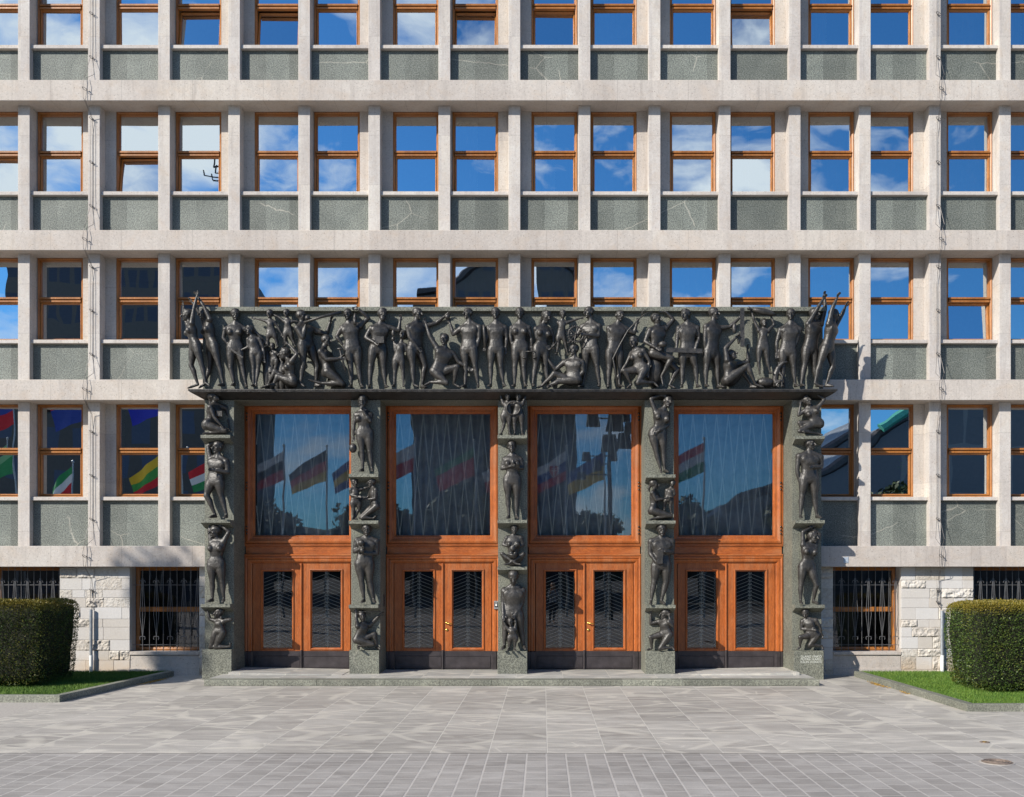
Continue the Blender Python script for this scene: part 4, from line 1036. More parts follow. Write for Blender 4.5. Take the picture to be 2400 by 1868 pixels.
    if hair>=2:
        ext.ell(H+hu*.17*u-hf*.12*u,[hr*.42*u,hf*.45*u,hu*.39*u],14,8); ext.ell(H-hu*.08*u-hf*.38*u,[hr*.22*u,hf*.2*u,hu*.2*u])
        ext.ell(H+hu*.42*u+hf*.14*u,[hr*.3*u,hf*.16*u,hu*.11*u],10,6)
    if hair==3: ext.chain([H-hf*.35*u,H-hf*.55*u-hu*.35*u,H-hf*.5*u-hu*.75*u],[.17*u,.15*u,.07*u])
    if hair==4: ext.ell(H-hu*.38*u+hf*.26*u,[hr*.2*u,hf*.15*u,hu*.25*u])
    u=u0_; zb=base if base is not None else ZP
    base_p=Vector((Pv.x,y0,zb))
    vx=max(.0085,u*.042)
    def remesh(m_,vx,it):
        me=m_.mesh('tmp',mat or M['bronze']) if isinstance(m_,MB) else m_
        o=bpy.data.objects.new('tmp',me); C.objects.link(o)
        md=o.modifiers.new('r','REMESH'); md.mode='VOXEL'; md.voxel_size=vx; md.use_smooth_shade=True
        sm=o.modifiers.new('s','SMOOTH'); sm.factor=.5; sm.iterations=it
        q=bpy.data.meshes.new_from_object(o.evaluated_get(bpy.context.evaluated_depsgraph_get()))
        bpy.data.objects.remove(o); bpy.data.meshes.remove(me); return q
    q1=remesh(core,vx,9)
    ext.add([v.co.copy() for v in q1.vertices],[tuple(p.vertices) for p in q1.polygons]); bpy.data.meshes.remove(q1)
    mb=ext
    for i,v in enumerate(mb.v): mb.v[i]=(v[0]-base_p.x,min(v[1],-.012 if mat is None else 1e9)-base_p.y,max(v[2],zb+.002)-base_p.z)
    me2=remesh(mb,vx,1)
    me2.materials.clear(); me2.materials.append(mat or M['bronze'])
    me2.polygons.foreach_set('use_smooth',[True]*len(me2.polygons))
    g_=group or ('bronze figures in the frieze above the doors' if crop<6 else 'bronze figures on the pilaster shelves')
    if props:
        e=empty(name,base_p); tag(e,label,cat,g_)
        bo=bpy.data.objects.new('body',me2); bo.parent=e; C.objects.link(bo)
        for pr in props:
            q=MB(); kind,nm=pr[0],pr[1]; a=pr[2:]
            if kind=='tube':      # list of (x,y,off) , radii in U
                q.tube([P(x,y,f*u) for x,y,f in a[0]],[r*u for r in a[1]],10)
            elif kind=='ball':
                x,y,f,rx,ry=a; q.ell(P(x,y,f*u),[Vector((rx*u,0,0)),Vector((0,min(rx,ry)*u,0)),Vector((0,0,ry*u))])
            elif kind=='slab':
                xa,ya_,xb,yb,hh,f,th=a; A_=P(xa,ya_,f*u); B_=P(xb,yb,f*u); d=(B_-A_); n2=Vector((-d.z,0,d.x)).normalized()*hh*u/2; t2=Vector((0,th*u/2,0))
                q.add([A_-n2-t2,B_-n2-t2,B_+n2-t2,A_+n2-t2,A_-n2+t2,B_-n2+t2,B_+n2+t2,A_+n2+t2],[(0,1,2,3),(7,6,5,4),(0,4,5,1),(1,5,6,2),(2,6,7,3),(3,7,4,0)])
            elif kind=='ring':
                x,y,f,rr,th=a; c_=P(x,y,f*u); q.tube([c_+Vector((math.cos(2*math.pi*i/20)*rr*u,0,math.sin(2*math.pi*i/20)*rr*u)) for i in range(21)],th*u,7)
            elif kind=='gear':
                x,y,f,rr=a; c_=P(x,y,f*u)
                q.tube([c_+Vector((math.cos(2*math.pi*i/24)*rr*u*.86,0,math.sin(2*math.pi*i/24)*rr*u*.86)) for i in range(25)],.07*u,7)
                for i in range(22):
                    an=2*math.pi*i/22; dr=Vector((math.cos(an),0,math.sin(an))); q.caps(c_+dr*rr*u*.9,c_+dr*rr*u*1.02,.05*u,.04*u,6)
                for i in range(6):
                    an=math.pi*i/3+.3; dr=Vector((math.cos(an),0,math.sin(an))); q.caps(c_,c_+dr*rr*u*.82,.06*u,.05*u,6)
                q.ball(c_,.12*u)
            for i,v in enumerate(q.v): q.v[i]=(v[0]-base_p.x,v[1]-base_p.y,v[2]-base_p.z)
            q.obj(nm,M['bronze'],e,kind!='slab')
        return e
    o=bpy.data.objects.new(name,me2); C.objects.link(o); o.location=base_p; tag(o,label,cat,g_); return o
G=figure
# frieze, left part
G(1,128,'f','H 200,360 N 232,455 SL 192,490 EL 135,330 WL 132,235 SR 285,470 ER 312,310 WR 343,150 P 300,740 KL 235,960 AL 320,1195 KR 390,960 AR 440,1190','bronze woman at the left end of the frieze, leaning in profile with raised arms',-50,-75,hair=2,toe={'L':(200,1240),'R':(500,1230)},y0=-.2)
G(1,128,'f','H 402,345 N 435,440 SL 395,480 EL 345,340 WL 245,190 SR 500,425 ER 440,285 WR 352,150 P 510,745 KL 465,970 AL 400,1190 KR 600,970 AR 655,1200','second bronze figure from the frieze\'s left end, arms thrown up over her face',-45,hair=1,toe={'L':(335,1240)},y0=-.14)
G(1,128,'f','H 790,355 N 790,450 SL 675,530 EL 645,640 WL 725,735 SR 900,520 ER 1030,560 WR 1120,650 P 790,770 KL 735,1000 AL 778,1195 KR 870,960 AR 915,1205','bronze woman of the frieze with an arm around the long haired girl beside her',8,20,hair=2,props=[('slab','palette',720,760,900,890,.16,.55,.06)])
G(1,105,'k','H 960,545 N 992,620 SL 948,650 EL 950,750 WL 880,775 SR 1080,645 ER 1130,760 WR 1142,880 P 1040,815 KL 1012,1000 AL 1012,1205 KR 1070,990 AR 1040,1200','slim bronze girl of the frieze in front of the woman, one hand held out',5,-40,b=1.15,hair=2,y0=-.2)
G(1,98,'k','H 1208,342 N 1212,410 SL 1172,432 EL 1100,412 WL 1040,398 SR 1265,440 ER 1310,510 WR 1350,580 P 1228,590 KL 1185,660 AL 1180,735 KR 1285,660 AR 1305,745','small bronze child of the frieze stretching an arm to the left above the seated woman',0,-10,b=1.0,base=W(0,670+760*.1923,-.16).z)
G(1,94,'k','H 1412,335 N 1422,400 SL 1380,425 EL 1310,375 WL 1250,350 SR 1480,435 ER 1530,430 WR 1565,445 P 1432,570 KL 1395,650 AL 1395,735 KR 1480,650 AR 1520,735','small bronze child of the frieze holding on to the shoulder of the horn blower',0,-10,b=1.0,base=W(0,670+755*.1923,-.16).z)
G(1,132,'m','H 1592,365 N 1602,460 SL 1560,530 EL 1632,650 WL 1662,500 SR 1760,530 ER 1880,570 WR 1925,430 P 1655,720 KL 1630,960 AL 1592,1195 KR 1780,980 AR 1760,1190','bronze man of the frieze blowing a long horn to the right',50,80,hair=0,props=[('tube','horn',[(1655,480,1.0),(1860,410,.9),(2095,340,.6)],[.10,.13,.17]),('ball','leaf_cluster',1690,415,.7,.25,.25)],hand={'L':(1675,450),'R':(1940,380)},toe={'L':(1650,1240)})
G(1,80,'k','H 1240,738 N 1242,795 SL 1210,812 EL 1195,870 WL 1168,935 SR 1290,812 ER 1335,860 WR 1350,900 P 1268,905 KL 1240,985 AL 1225,1050 KR 1285,1000 AR 1280,1060','small bronze child of the frieze climbing behind the knees of the seated woman',-15,0,b=1.0,y0=-.12,base=W(0,670+1100*.1923,-.16).z)
G(1,128,'f','H 1385,830 N 1430,905 SL 1395,950 EL 1330,1010 WL 1290,950 SR 1495,935 ER 1565,850 WR 1460,730 P 1470,1170 KL 1265,1035 AL 1175,1200 KR 1310,1110 AR 1270,1200','seated bronze woman of the frieze with bent knees, one arm arched over her head',-55,-85,hair=2,toe={'L':(1090,1240)},hand={'R':(1380,710)},y0=-.2,dep={'KL':.2})
G(1,130,'m','H 1895,665 N 1865,760 SL 1850,820 EL 1925,920 WL 2070,908 SR 1900,825 ER 1965,900 WR 2055,850 P 1940,1050 KL 2100,1200 AL 1850,1195 KR 2100,1195 AR 1900,1200','kneeling bronze man of the frieze in profile, hammering in front of him',72,hair=0,toe={'L':(1700,1160),'R':(1920,1120)},props=[('tube','hammer',[(2075,790,.6),(2110,920,.6),(2150,1060,.6)],[.08,.09,.08]),('ball','hammer_head',2080,785,.6,.3,.12)])
G(2,130,'m','H 392,190 N 402,290 SL 330,355 EL 258,465 WL 330,560 SR 540,325 ER 640,235 WR 530,135 P 455,610 KL 430,850 AL 437,1055 KR 522,850 AR 555,1055','bronze man of the frieze holding a miner\'s lamp up in front of his shoulder',8,-5,hair=0,props=[('tube','lamp',[(495,200,.6),(492,240,.6),(492,262,.6),(492,264,.6),(492,340,.6)],[.1,.14,.14,.2,.14])],hand={'R':(480,130)},dep={'WR':.3})
G(2,130,'m','H 812,192 N 792,300 SL 682,365 EL 612,480 WL 725,552 SR 890,345 ER 1010,385 WR 1025,270 P 760,610 KL 672,830 AL 660,1055 KR 825,830 AR 850,1055','bearded bronze man of the frieze carrying a small box at his waist',12,25,hair=4,props=[('slab','box',745,527,850,527,.6,.75,.4),('tube','lid_rod',[(740,490,.8),(835,490,.8)],[.05,.05])],dep={'WL':.5})
G(2,104,'k','H 1062,445 N 1040,540 SL 985,560 EL 968,640 WL 952,520 SR 1095,565 ER 1110,640 WR 1040,590 P 1010,745 KL 965,900 AL 957,1050 KR 1065,900 AR 1070,1050','bronze boy of the frieze looking up and holding a bunch of fruit',0,-10,b=1.1,tilt=.4,y0=-.2,props=[('ball','fruit_bunch',952,430,.5,.2,.42),('ball','fruit_bunch',950,505,.5,.2,.25)],hair=2)
G(2,130,'m','H 1240,185 N 1222,285 SL 1135,360 EL 1155,490 WL 1245,600 SR 1320,320 ER 1460,280 WR 1570,200 P 1212,615 KL 1190,830 AL 1200,1055 KR 1330,820 AR 1290,1055','bronze man of the frieze reaching his arm right towards the apple',35,60,hair=1,toe={'L':(1265,1085)})
G(2,130,'m','H 1568,500 N 1575,605 SL 1485,610 EL 1400,480 WL 1350,325 SR 1670,665 ER 1740,770 WR 1845,830 P 1500,880 KL 1600,1035 AL 1400,1020 KR 1725,830 AR 1680,1035','kneeling bronze man of the frieze below the apple, one arm raised behind him',20,-15,hair=1,toe={'L':(1320,1070),'R':(1765,1085)},y0=-.2,dep={'KR':.3,'KL':.3})
G(3,130,'m','H 400,180 N 415,285 SL 315,355 EL 218,430 WL 180,300 SR 540,355 ER 538,490 WR 505,620 P 412,605 KL 372,820 AL 365,1050 KR 490,830 AR 525,1055','bronze man of the frieze holding an apple up in his left-hand side palm',-12,-45,hair=0,props=[('ball','apple',150,225,.1,.25,.25)])
G(3,130,'m','H 735,180 N 742,290 SL 645,352 EL 625,470 WL 612,560 SR 848,355 ER 872,480 WR 862,600 P 742,610 KL 678,830 AL 678,1045 KR 800,830 AR 835,1045','upright bronze nude mid frieze with a rolled scroll at the side',0,0,hair=1,props=[('tube','scroll',[(595,330,.3),(600,400,.3),(612,600,.3)],[.14,.15,.14])],b=.93)
G(3,130,'f','H 1030,180 N 1032,290 SL 935,355 EL 918,450 WL 935,560 SR 1135,355 ER 1172,480 WR 1178,570 P 1037,605 KL 972,830 AL 968,1045 KR 1080,830 AR 1095,1045','upright bronze woman of the frieze with a small pair of scales hanging from her hand',0,0,hair=1,props=[('tube','scales_beam',[(1100,660,.6),(1218,660,.6)],[.04,.04]),('tube','scales_cord',[(1160,570,.6),(1160,662,.6)],[.03,.03]),('tube','scale_pan',[(1090,735,.6),(1090,745,.6)],[.22,.18]),('tube','scale_pan',[(1215,735,.6),(1215,745,.6)],[.22,.18]),('tube','pan_cord',[(1070,735,.6),(1103,660,.6),(1112,735,.6)],[.02]*3),('tube','pan_cord',[(1196,735,.6),(1214,660,.6),(1236,735,.6)],[.02]*3)])
G(3,130,'f','H 1355,222 N 1312,320 SL 1230,375 EL 1240,490 WL 1345,580 SR 1400,375 ER 1442,460 WR 1440,540 P 1290,625 KL 1222,830 AL 1192,1045 KR 1348,820 AR 1378,1045','bronze woman of the frieze with thick hair looking down, holding a chisel',20,35,hair=3,props=[('tube','chisel',[(1405,630,.6),(1490,535,.6)],[.09,.05])],tilt=-.3)
G(3,94,'k','H 1556,190 N 1548,262 SL 1500,285 EL 1540,365 WL 1620,405 SR 1608,290 ER 1690,262 WR 1765,242 P 1532,460 KL 1500,560 AL 1482,660 KR 1590,560 AR 1612,670','small bronze child of the frieze touching the chin of the man with the gear',0,10,b=.95,base=W(0,700+705*.1923,-.16).z)
G(3,130,'m','H 1870,172 N 1900,280 SL 1795,330 EL 1730,440 WL 1660,515 SR 1990,345 ER 1988,465 WR 1840,462 P 1890,605 KL 1835,800 AL 1800,1045 KR 1970,820 AR 2000,1045','bronze man of the frieze holding a large toothed gear wheel',-20,-50,hair=1,props=[('gear','gear_wheel',1712,455,.7,.82)],dep={'WL':.5,'WR':.5})
G(3,128,'m','H 1690,625 N 1695,725 SL 1575,765 EL 1465,860 WL 1375,730 SR 1790,780 ER 1805,900 WR 1705,990 P 1680,985 KL 1450,915 AL 1300,1060 KR 1500,1010 AR 1380,1065','reclining bronze man of the frieze leaning back below the gear wheel',-18,-45,hair=1,toe={'L':(1240,1085)},y0=-.2,hand={'L':(1330,680)},dep={'KL':.3})
G(4,136,'m','H 505,220 N 482,320 SL 368,380 EL 368,520 WL 398,680 SR 588,385 ER 690,440 WR 720,330 P 440,670 KL 372,900 AL 357,1105 KR 508,880 AR 500,1100','bronze man of the frieze holding a long forked branch',10,25,hair=0,props=[('tube','branch',[(475,1140,.5),(430,860,.5),(415,780,.5),(500,610,.5),(600,430,.5),(740,280,.6),(820,215,.6),(915,185,.6)],[.09,.08,.08,.08,.08,.07,.05,.03]),('tube','twig',[(780,240,.6),(785,190,.6),(862,152,.6)],[.05,.04,.02])])
G(4,128,'f','H 682,560 N 705,645 SL 660,690 EL 592,830 WL 505,955 SR 800,670 ER 882,810 WR 868,945 P 775,905 KL 560,925 AL 655,1095 KR 730,1090 AR 940,1075','kneeling bronze woman of the frieze in front of the branch bearer',-20,-35,hair=2,toe={'R':(995,1135),'L':(600,1140)},y0=-.21,dep={'KL':.3,'KR':.5})
G(4,134,'m','H 970,265 N 990,360 SL 885,415 EL 822,565 WL 950,650 SR 1095,365 ER 1200,255 WR 1095,150 P 975,700 KL 1165,775 AL 1035,1000 KR 1250,900 AR 1145,1100','seated bronze man of the frieze shading his eyes with a bent raised arm',30,60,hair=1,hand={'R':(1010,145)},toe={'L':(1060,1125),'R':(1220,1145)},props=[('ball','stone_seat',960,900,-.6,.9,1.7),('ball','loaf',1045,605,.7,.42,.3)],dep={'KL':.3,'WL':.5})
G(4,136,'m','H 1345,212 N 1372,320 SL 1262,378 EL 1240,520 WL 1228,630 SR 1495,378 ER 1520,510 WR 1470,650 P 1372,690 KL 1312,880 AL 1302,1105 KR 1480,880 AR 1495,1105','bronze man of the frieze carrying a long notched saw blade across his thighs',0,-40,hair=2,props=[('slab','saw',1090,675,1548,690,.42,.65,.1)],dep={'WL':.35,'WR':.35})
G(4,136,'m','H 1712,190 N 1702,300 SL 1602,365 EL 1590,520 WL 1592,660 SR 1790,365 ER 1920,350 WR 2040,245 P 1680,690 KL 1612,880 AL 1602,1105 KR 1760,880 AR 1772,1105','bronze man of the frieze holding up a tall propeller at arm\'s length',25,60,hair=1,props=[('slab','propeller_post',2058,140,2062,630,.38,.5,.12),('ball','propeller_blade',1960,395,.5,.22,.5),('ball','propeller_blade',2015,520,.5,.15,.6),('tube','hand_tool',[(1600,705,.3),(1665,705,.3)],[.12,.12])],hand={'R':(2080,200)})
G(5,140,'m','H 310,930 N 292,1010 SL 238,1010 EL 212,860 WL 340,735 SR 385,1040 ER 560,1000 WR 545,860 P 285,1270 KL 520,1085 AL 625,1335 KR 480,1130 AR 590,1335','seated bronze man of the frieze under the propeller with his arms up and knee bent',50,70,hair=0,toe={'L':(730,1375)},y0=-.2,tilt=.5,dep={'KL':.2})
G(5,112,'k','H 750,500 N 745,585 SL 680,595 EL 620,475 WL 592,370 SR 810,600 ER 888,520 WR 842,405 P 735,830 KL 680,1030 AL 692,1165 KR 800,1020 AR 832,1160','bronze boy of the frieze lifting a big fish over his head',0,5,b=1.15,tilt=.3,base=W(0,670+1225*.174,-.16).z,props=[('tube','fish',[(590,325,.3),(640,335,.3),(740,355,.3),(840,380,.3),(918,402,.3)],[.12,.30,.42,.34,.03]),('tube','fish_tail',[(525,300,.3),(545,318,.3),(600,328,.3)],[.22,.18,.08]),('ball','rock_heap',770,1300,0,1.1,.62)])
G(5,142,'m','H 1110,385 N 1112,490 SL 975,590 EL 925,760 WL 925,890 SR 1225,590 ER 1185,760 WR 1115,890 P 1068,880 KL 1005,1110 AL 1005,1330 KR 1150,1090 AR 1170,1330','broad bronze man of the frieze standing behind the dog',-5,-15,hair=1)
G(5,140,'m','H 1430,380 N 1420,480 SL 1335,520 EL 1430,360 WL 1530,200 SR 1530,500 ER 1590,310 WR 1580,150 P 1370,850 KL 1290,1080 AL 1245,1330 KR 1440,1080 AR 1470,1325','bronze man second from the right end of the frieze, stretching both arms high',25,45,hair=1,y0=-.13)
G(5,140,'m','H 1698,390 N 1682,490 SL 1600,530 EL 1640,340 WL 1712,185 SR 1725,530 ER 1825,370 WR 1865,270 P 1605,840 KL 1485,1080 AL 1425,1320 KR 1690,1080 AR 1600,1320','bronze man at the right end of the frieze, leaning outwards with his arms raised',45,70,hair=1,y0=-.2,toe={'L':(1530,1380)})
# frieze dog
o_=CR[5]
def P5(x,y,f): 
    p=W(o_[0]+x*o_[2],o_[1]+y*o_[2],-.16); return Vector((p.x,-.16-f,p.z))
mb=MB(); 
mb.chain([P5(900,1330,0),P5(905,1200,.02),P5(930,1120,.04),P5(965,1075,.05)],[.062,.065,.05,.035])     # rump, trunk, neck
mb.chain([P5(965,1075,.05),P5(1000,1045,.06),P5(1045,1035,.07)],[.036,.032,.018])
mb.caps(P5(955,1050,.05),P5(975,1020,.05),.014,.006); mb.caps(P5(940,1060,.06),P5(930,1030,.06),.014,.006)
mb.chain([P5(935,1150,.04),P5(985,1230,.08),P5(975,1370,.08)],[.03,.02,.014]); mb.chain([P5(925,1160,.0),P5(1020,1240,.02),P5(1030,1370,.02)],[.03,.018,.014])
mb.chain([P5(900,1310,.05),P5(955,1290,.08),P5(905,1350,.08),P5(935,1372,.1)],[.045,.03,.017,.014]); mb.chain([P5(880,1340,-.03),P5(810,1360,-.03),P5(745,1300,-.03)],[.018,.014,.01])
bp=P5(930,1385,0); bp.z=ZP
for i,v in enumerate(mb.v): mb.v[i]=(v[0]-bp.x,v[1]-bp.y,max(v[2],ZP)-bp.z)
me=mb.mesh('tmp',M['bronze']); o=bpy.data.objects.new('t',me); C.objects.link(o); md=o.modifiers.new('r','REMESH'); md.mode='VOXEL'; md.voxel_size=.009; md.use_smooth_shade=True
me2=bpy.data.meshes.new_from_object(o.evaluated_get(bpy.context.evaluated_depsgraph_get())); bpy.data.objects.remove(o); me2.materials.clear(); me2.materials.append(M['bronze'])
o=bpy.data.objects.new('bronze_dog',me2); C.objects.link(o); o.location=bp; tag(o,'bronze dog sitting before the broad man near the frieze\'s right end','statue','bronze figures in the frieze above the doors')
# support ledge that carries the two raised children
# pilaster figures
def zb(k,j): 
    return W(0,(SH[k]+[BASE[k]])[j],-.25 if j<3 else -.12).z
Y0=-.13
G(6,112,'f','H 282,135 N 285,215 SL 265,255 EL 312,370 WL 385,455 SR 385,240 ER 412,350 WR 425,435 P 240,440 KL 410,505 AL 250,525 KR 390,490 AR 260,520','bronze woman crouching on her heels with her face turned up, top of the leftmost pilaster',55,75,y0=Y0,base=zb(0,0),tilt=.5,hair=3,toe={'L':(180,535),'R':(190,535)},props=[('slab','open_book',325,325,385,325,.5,.5,.1)],hb=1)
G(6,122,'m','H 322,675 N 322,765 SL 238,800 EL 205,655 WL 300,612 SR 420,830 ER 442,945 WR 325,930 P 292,1040 KL 205,1190 AL 290,1395 KR 360,1190 AR 420,1400','bronze man with one arm over his head, second from top on leftmost pilaster',-15,-40,y0=Y0,base=zb(0,1),hand={'L':(370,615)},dep={'WR':.5,'KL':.2})
G(7,112,'f','H 272,112 N 290,195 SL 235,215 EL 212,115 WL 218,50 SR 362,205 ER 415,110 WR 340,55 P 282,440 KL 242,610 AL 245,780 KR 345,610 AR 362,780','bronze woman with both arms folded above her head, third on the leftmost pilaster',-5,-50,y0=Y0,base=zb(0,2),hair=2)
G(7,92,'k','H 312,918 N 318,985 SL 278,1000 EL 215,985 WL 195,905 SR 362,1000 ER 440,985 WR 370,985 P 315,1110 KL 225,1262 AL 300,1262 KR 282,1262 AR 425,1255','bronze youth kneeling upright at the foot of the leftmost pilaster',-10,-60,y0=Y0,base=zb(0,3),b=1.15,toe={'L':(350,1270),'R':(430,1220)},props=[('tube','horn',[(262,940,.5),(290,925,.6),(300,925,.6)],[.1,.05,.03]),('ball','rattle',345,965,.4,.15,.15)])
G(6,116,'f','H 1868,190 N 1872,270 SL 1798,325 EL 1772,440 WL 1768,550 SR 1950,325 ER 1955,405 WR 1875,285 P 1888,535 KL 1860,720 AL 1868,905 KR 1942,720 AR 1965,905','bronze woman holding a small mask down by her side, top of the left inner pilaster',0,0,y0=Y0,base=zb(1,0),hair=2,hand={'R':(1860,250)},dep={'ER':.4,'WR':.6},props=[('ball','mask',1765,685,.1,.36,.45),('tube','pipe',[(1875,215,.6),(1870,285,.7)],[.05,.06])])
G(6,88,'k','H 1780,1050 N 1782,1105 SL 1742,1125 EL 1740,1185 WL 1825,1205 SR 1828,1125 ER 1880,1110 WR 1925,1098 P 1795,1260 KL 1770,1340 AL 1768,1425 KR 1822,1340 AR 1785,1425','standing bronze boy of the pair of children on the left inner pilaster',15,30,y0=Y0,base=zb(1,1),b=1.05,dep={'WL':.5})
G(6,88,'k','H 1962,1050 N 1975,1105 SL 1938,1140 EL 1915,1205 WL 1860,1218 SR 2012,1130 ER 2010,1225 WR 1930,1232 P 1992,1300 KL 1835,1420 AL 1985,1432 KR 1860,1430 AR 1985,1432','kneeling bronze boy of the pair of children on the left inner pilaster',-45,-60,y0=Y0,base=zb(1,1),b=1.05,toe={'L':(2015,1400),'R':(2015,1410)},props=[('slab','tablet',1790,1208,1910,1212,.2,.7,.2)])
G(7,114,'m','H 1782,92 N 1782,165 SL 1690,195 EL 1662,310 WL 1725,285 SR 1878,205 ER 1882,330 WR 1780,325 P 1760,420 KL 1732,600 AL 1758,785 KR 1812,600 AR 1850,785','bronze man cradling a round flask at his chest, third on the left inner pilaster',5,10,y0=Y0,base=zb(1,2),hair=2,dep={'WL':.5,'WR':.5},props=[('ball','flask',1745,225,.75,.30,.30),('ball','leafy_stem',1752,300,.7,.22,.26)])
G(7,94,'k','H 1735,952 N 1750,1022 SL 1700,1045 EL 1688,975 WL 1685,925 SR 1808,1040 ER 1860,990 WR 1905,945 P 1715,1180 KL 1850,1230 AL 1700,1250 KR 1855,1130 AR 1880,1255','crouching bronze youth lifting a bar overhead at the foot of the left inner pilaster',30,20,y0=Y0,base=zb(1,3),b=1.15,hair=2,props=[('tube','bar',[(1665,902,.2),(1925,905,.2)],[.05,.05])])
G(8,92,'k','H 225,128 N 228,190 SL 182,210 EL 160,155 WL 148,105 SR 272,210 ER 300,235 WR 330,215 P 215,335 KL 188,430 AL 162,525 KR 240,430 AR 247,530','left one of the two bronze children with the hoop, top of the middle pilaster',0,10,y0=Y0,base=zb(2,0),b=1.05,props=[('ring','hoop',288,265,.5,.78,.09)])
G(8,92,'k','H 345,132 N 338,192 SL 305,210 EL 262,222 WL 245,245 SR 382,212 ER 405,160 WR 425,120 P 340,330 KL 300,430 AL 305,530 KR 378,430 AR 382,530','right one of the two bronze children with the hoop, top of the middle pilaster',0,-10,y0=Y0+.0,base=zb(2,0),b=1.05)
G(8,118,'f','H 270,668 N 276,748 SL 198,800 EL 165,905 WL 255,885 SR 362,805 ER 390,900 WR 320,890 P 275,1030 KL 230,1210 AL 242,1405 KR 325,1210 AR 320,1405','bronze woman clasping a small bird at her breast, second on the middle pilaster',0,0,y0=Y0,base=zb(2,1),hair=1,dep={'WL':.55,'WR':.4},props=[('ball','bird',285,845,.7,.16,.3)])
G(9,92,'f','H 278,85 N 270,152 SL 205,170 EL 165,240 WL 235,262 SR 342,172 ER 365,245 WR 305,262 P 265,400 KL 160,335 AL 300,432 KR 370,335 AR 225,432','bronze woman seated cross legged with a basket of fruit, third on the middle pilaster',0,8,y0=Y0+.02,base=zb(2,2),hair=2,dep={'KL':.5,'KR':.5,'AL':.9,'AR':.9,'WL':.4,'WR':.4},toe={'L':(350,440),'R':(180,440)},props=[('tube','basket',[(265,380,.75),(265,345,.75),(265,335,.75)],[.35,.6,.62]),('ball','fruit',250,325,.8,.25,.2),('ball','fruit',290,328,.8,.22,.18),('tube','sheaf',[(265,320,.8),(262,265,.8)],[.14,.4])])
G(9,122,'m','H 270,562 N 270,648 SL 178,695 EL 165,820 WL 170,930 SR 362,695 ER 350,830 WR 300,915 P 265,930 KL 188,1085 AL 180,1245 KR 342,1085 AR 372,1245','bronze man bowed over the toddler he leads by the hands, foot of middle pilaster',0,0,y0=Y0+.03,base=zb(2,3),tilt=-.6,dep={'H':.3,'WL':.4,'WR':.4},b=1.0)
G(9,76,'k','H 240,1010 N 254,1066 SL 222,1085 EL 190,1045 WL 168,985 SR 290,1080 ER 292,1025 WR 288,965 P 262,1165 KL 232,1220 AL 225,1270 KR 285,1222 AR 280,1275','bronze toddler held up by the hands at the foot of the middle pilaster',0,-10,y0=Y0-.09,base=zb(2,3),b=1.1)
G(8,118,'f','H 1935,190 N 1892,262 SL 1805,300 EL 1750,160 WL 1850,122 SR 1932,325 ER 1940,440 WR 1835,505 P 1825,540 KL 1810,720 AL 1862,920 KR 1890,720 AR 1902,915','bronze woman swaying with one arm curved over her head, top of the right inner pilaster',8,25,y0=Y0,base=zb(3,0),hair=1,hand={'L':(1910,125),'R':(1780,545)},dep={'WR':.6})
G(8,92,'f','H 1790,1070 N 1792,1130 SL 1765,1160 EL 1800,1240 WL 1900,1225 SR 1825,1165 ER 1865,1235 WR 1925,1225 P 1785,1350 KL 1965,1405 AL 1790,1432 KR 1970,1415 AR 1790,1438','kneeling bronze woman handing a bowl to a child, second on the right inner pilaster',60,75,y0=Y0,base=zb(3,1),hair=3,toe={'L':(1735,1450),'R':(1735,1450)})
G(8,74,'k','H 1985,1065 N 1965,1112 SL 1922,1130 EL 1912,1190 WL 1955,1205 SR 1992,1130 ER 2008,1175 WR 1985,1205 P 1945,1230 KL 1895,1290 AL 1900,1350 KR 1960,1300 AR 1968,1370','small bronze child bending over a bowl beside the kneeling woman on the right inner pilaster',-10,-10,y0=Y0,base=zb(3,1),b=1.05,tilt=-.3,props=[('ball','bowl',1965,1205,.6,.4,.18)])
G(9,118,'m','H 1745,92 N 1742,170 SL 1640,205 EL 1628,325 WL 1688,415 SR 1850,205 ER 1855,320 WR 1770,312 P 1742,440 KL 1670,615 AL 1640,800 KR 1790,615 AR 1742,800','fringed bronze man with a tall book against his hip, third on the right inner pilaster',5,5,y0=Y0,base=zb(3,2),hair=2,dep={'WL':.4,'WR':.6},props=[('slab','tall_book',1722,300,1715,430,.5,.65,.2)],hand={'L':(1745,435),'R':(1705,310)})
G(9,94,'k','H 1775,930 N 1772,992 SL 1722,1008 EL 1640,1030 WL 1642,935 SR 1812,1005 ER 1850,1050 WR 1818,960 P 1790,1130 KL 1635,1160 AL 1650,1275 KR 1725,1275 AR 1850,1260','bronze girl on one knee, hand to her ear, foot of the right inner pilaster',-30,-70,y0=Y0,base=zb(3,3),b=1.15,hair=2,toe={'L':(1600,1290),'R':(1870,1290)},dep={'KL':.3})
G(10,80,'f','H 335,145 N 352,192 SL 312,228 EL 262,268 WL 278,180 SR 418,205 ER 482,132 WR 405,85 P 412,340 KL 262,405 AL 430,425 KR 268,330 AR 290,400','bronze woman kneeling with one arm stretched up, top of the rightmost pilaster',-5,20,y0=Y0,base=zb(4,0),hair=3,hand={'R':(360,80)},toe={'L':(465,435)},dep={'KL':.4},tilt=.3)
G(10,96,'m','H 358,512 N 350,580 SL 262,615 EL 248,740 WL 268,835 SR 450,620 ER 458,705 WR 375,715 P 350,805 KL 290,960 AL 275,1120 KR 400,960 AR 417,1120','upright bronze man with a fist before his chest, second on the rightmost pilaster',5,50,y0=Y0,base=zb(4,1),dep={'WR':.6})
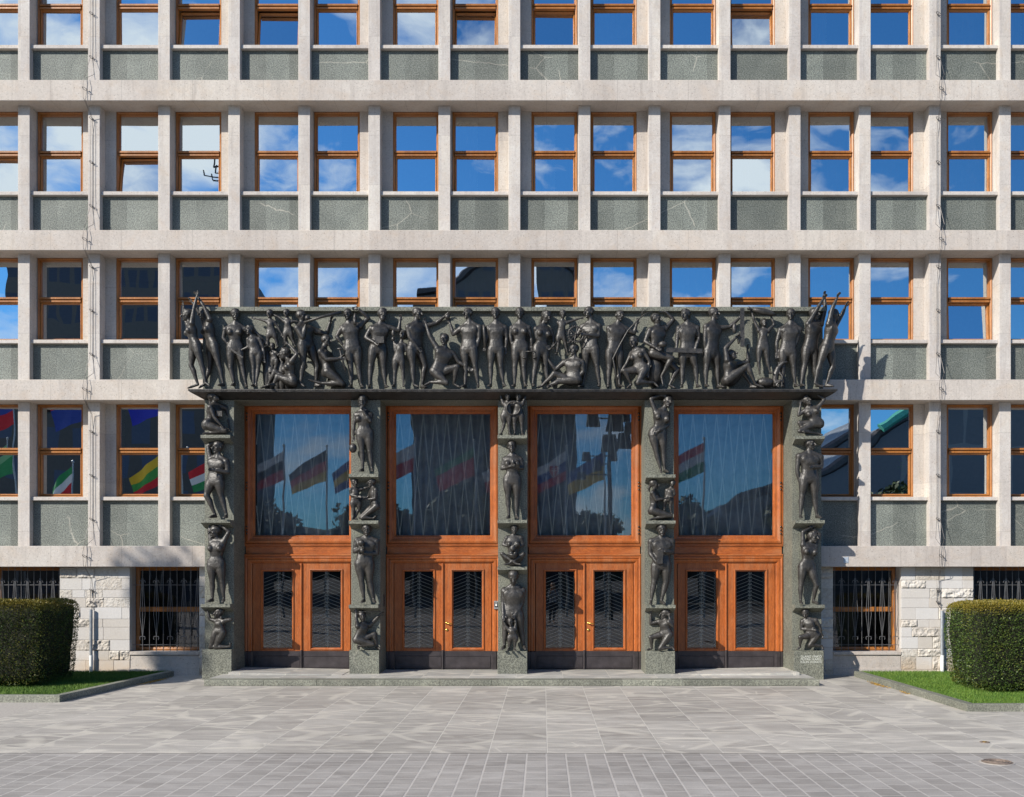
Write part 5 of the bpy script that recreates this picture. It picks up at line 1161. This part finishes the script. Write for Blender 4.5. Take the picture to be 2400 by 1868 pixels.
G(11,88,'f','H 372,138 N 348,195 SL 288,200 EL 285,95 WL 340,65 SR 395,208 ER 432,115 WR 370,65 P 322,390 KL 272,540 AL 268,665 KR 398,540 AR 378,665','bronze woman in stride with both arms crossed above her head, third on the rightmost pilaster',10,50,y0=Y0,base=zb(4,2),hair=3,dep={'KR':.3})
G(11,76,'k','H 312,768 N 322,815 SL 288,835 EL 278,900 WL 350,905 SR 392,825 ER 430,890 WR 440,930 P 375,950 KL 262,965 AL 268,1050 KR 345,1035 AR 445,1040','bronze boy crouching on one knee and looking down at the foot of the rightmost pilaster',-10,-30,y0=Y0,base=zb(4,3),b=1.15,toe={'L':(240,1070),'R':(455,1070)},dep={'KL':.4,'WL':.5},tilt=-.5)
# low bronze block behind the raised children of the frieze
pa=W(400+1150*.1923,670+760*.1923,-.1); pb=W(400+1560*.1923,0,-.1)
mb=MB(); 
for xx_,zz_,rr_ in ((.0,.0,.09),(.09,.02,.1),(.2,-.02,.09),(.3,.01,.1),(.42,-.01,.09)): mb.ell(Vector((pa.x+.03+xx_,-.06,(ZP+pa.z)/2-.02+zz_)),[Vector((rr_,0,0)),Vector((0,.07,0)),Vector((0,0,(pa.z-ZP)/2+.01))])
o=mb.obj('bronze_rock',M['bronze'],None,True); tag(o,'rough bronze rock behind the seated woman that carries two small children of the frieze','rock')
# the photographer mirrored in the third door
CR[12]=(0,0,1)

M['skin']=simple('skin',(.45,.28,.2),.6); M['shirt']=simple('pale_shirt',(.32,.36,.42),.9); M['jeans']=simple('dark_trousers',(.03,.035,.06),.9)
pe=figure(12,27,'m','H 1200,1402 N 1200,1420 SL 1180,1430 EL 1173,1458 WL 1190,1421 SR 1220,1430 ER 1227,1458 WR 1210,1421 P 1200,1492 KL 1190,1537 AL 1189,1582 KR 1210,1537 AR 1211,1582','person in pale shirt and dark trousers facing the building, mirrored in the third door bay',0,y0=0,base=0.0,mat=M['skin'],cat='person',name='person',group='people on the square',dep={'WL':1.1,'WR':1.1,'EL':.5,'ER':.5},fingers=True)
pe.data.materials.append(M['shirt']); pe.data.materials.append(M['jeans'])
for p_ in pe.data.polygons:
    z_=p_.center.z
    p_.material_index=2 if .10<z_<.93 else (1 if .93<=z_<1.44 and not (p_.center.y<-.2 and z_>1.28) else 0)
del pe['group']
pe.rotation_euler=(0,0,math.pi); pe.location=(1.08,-20.75,0)
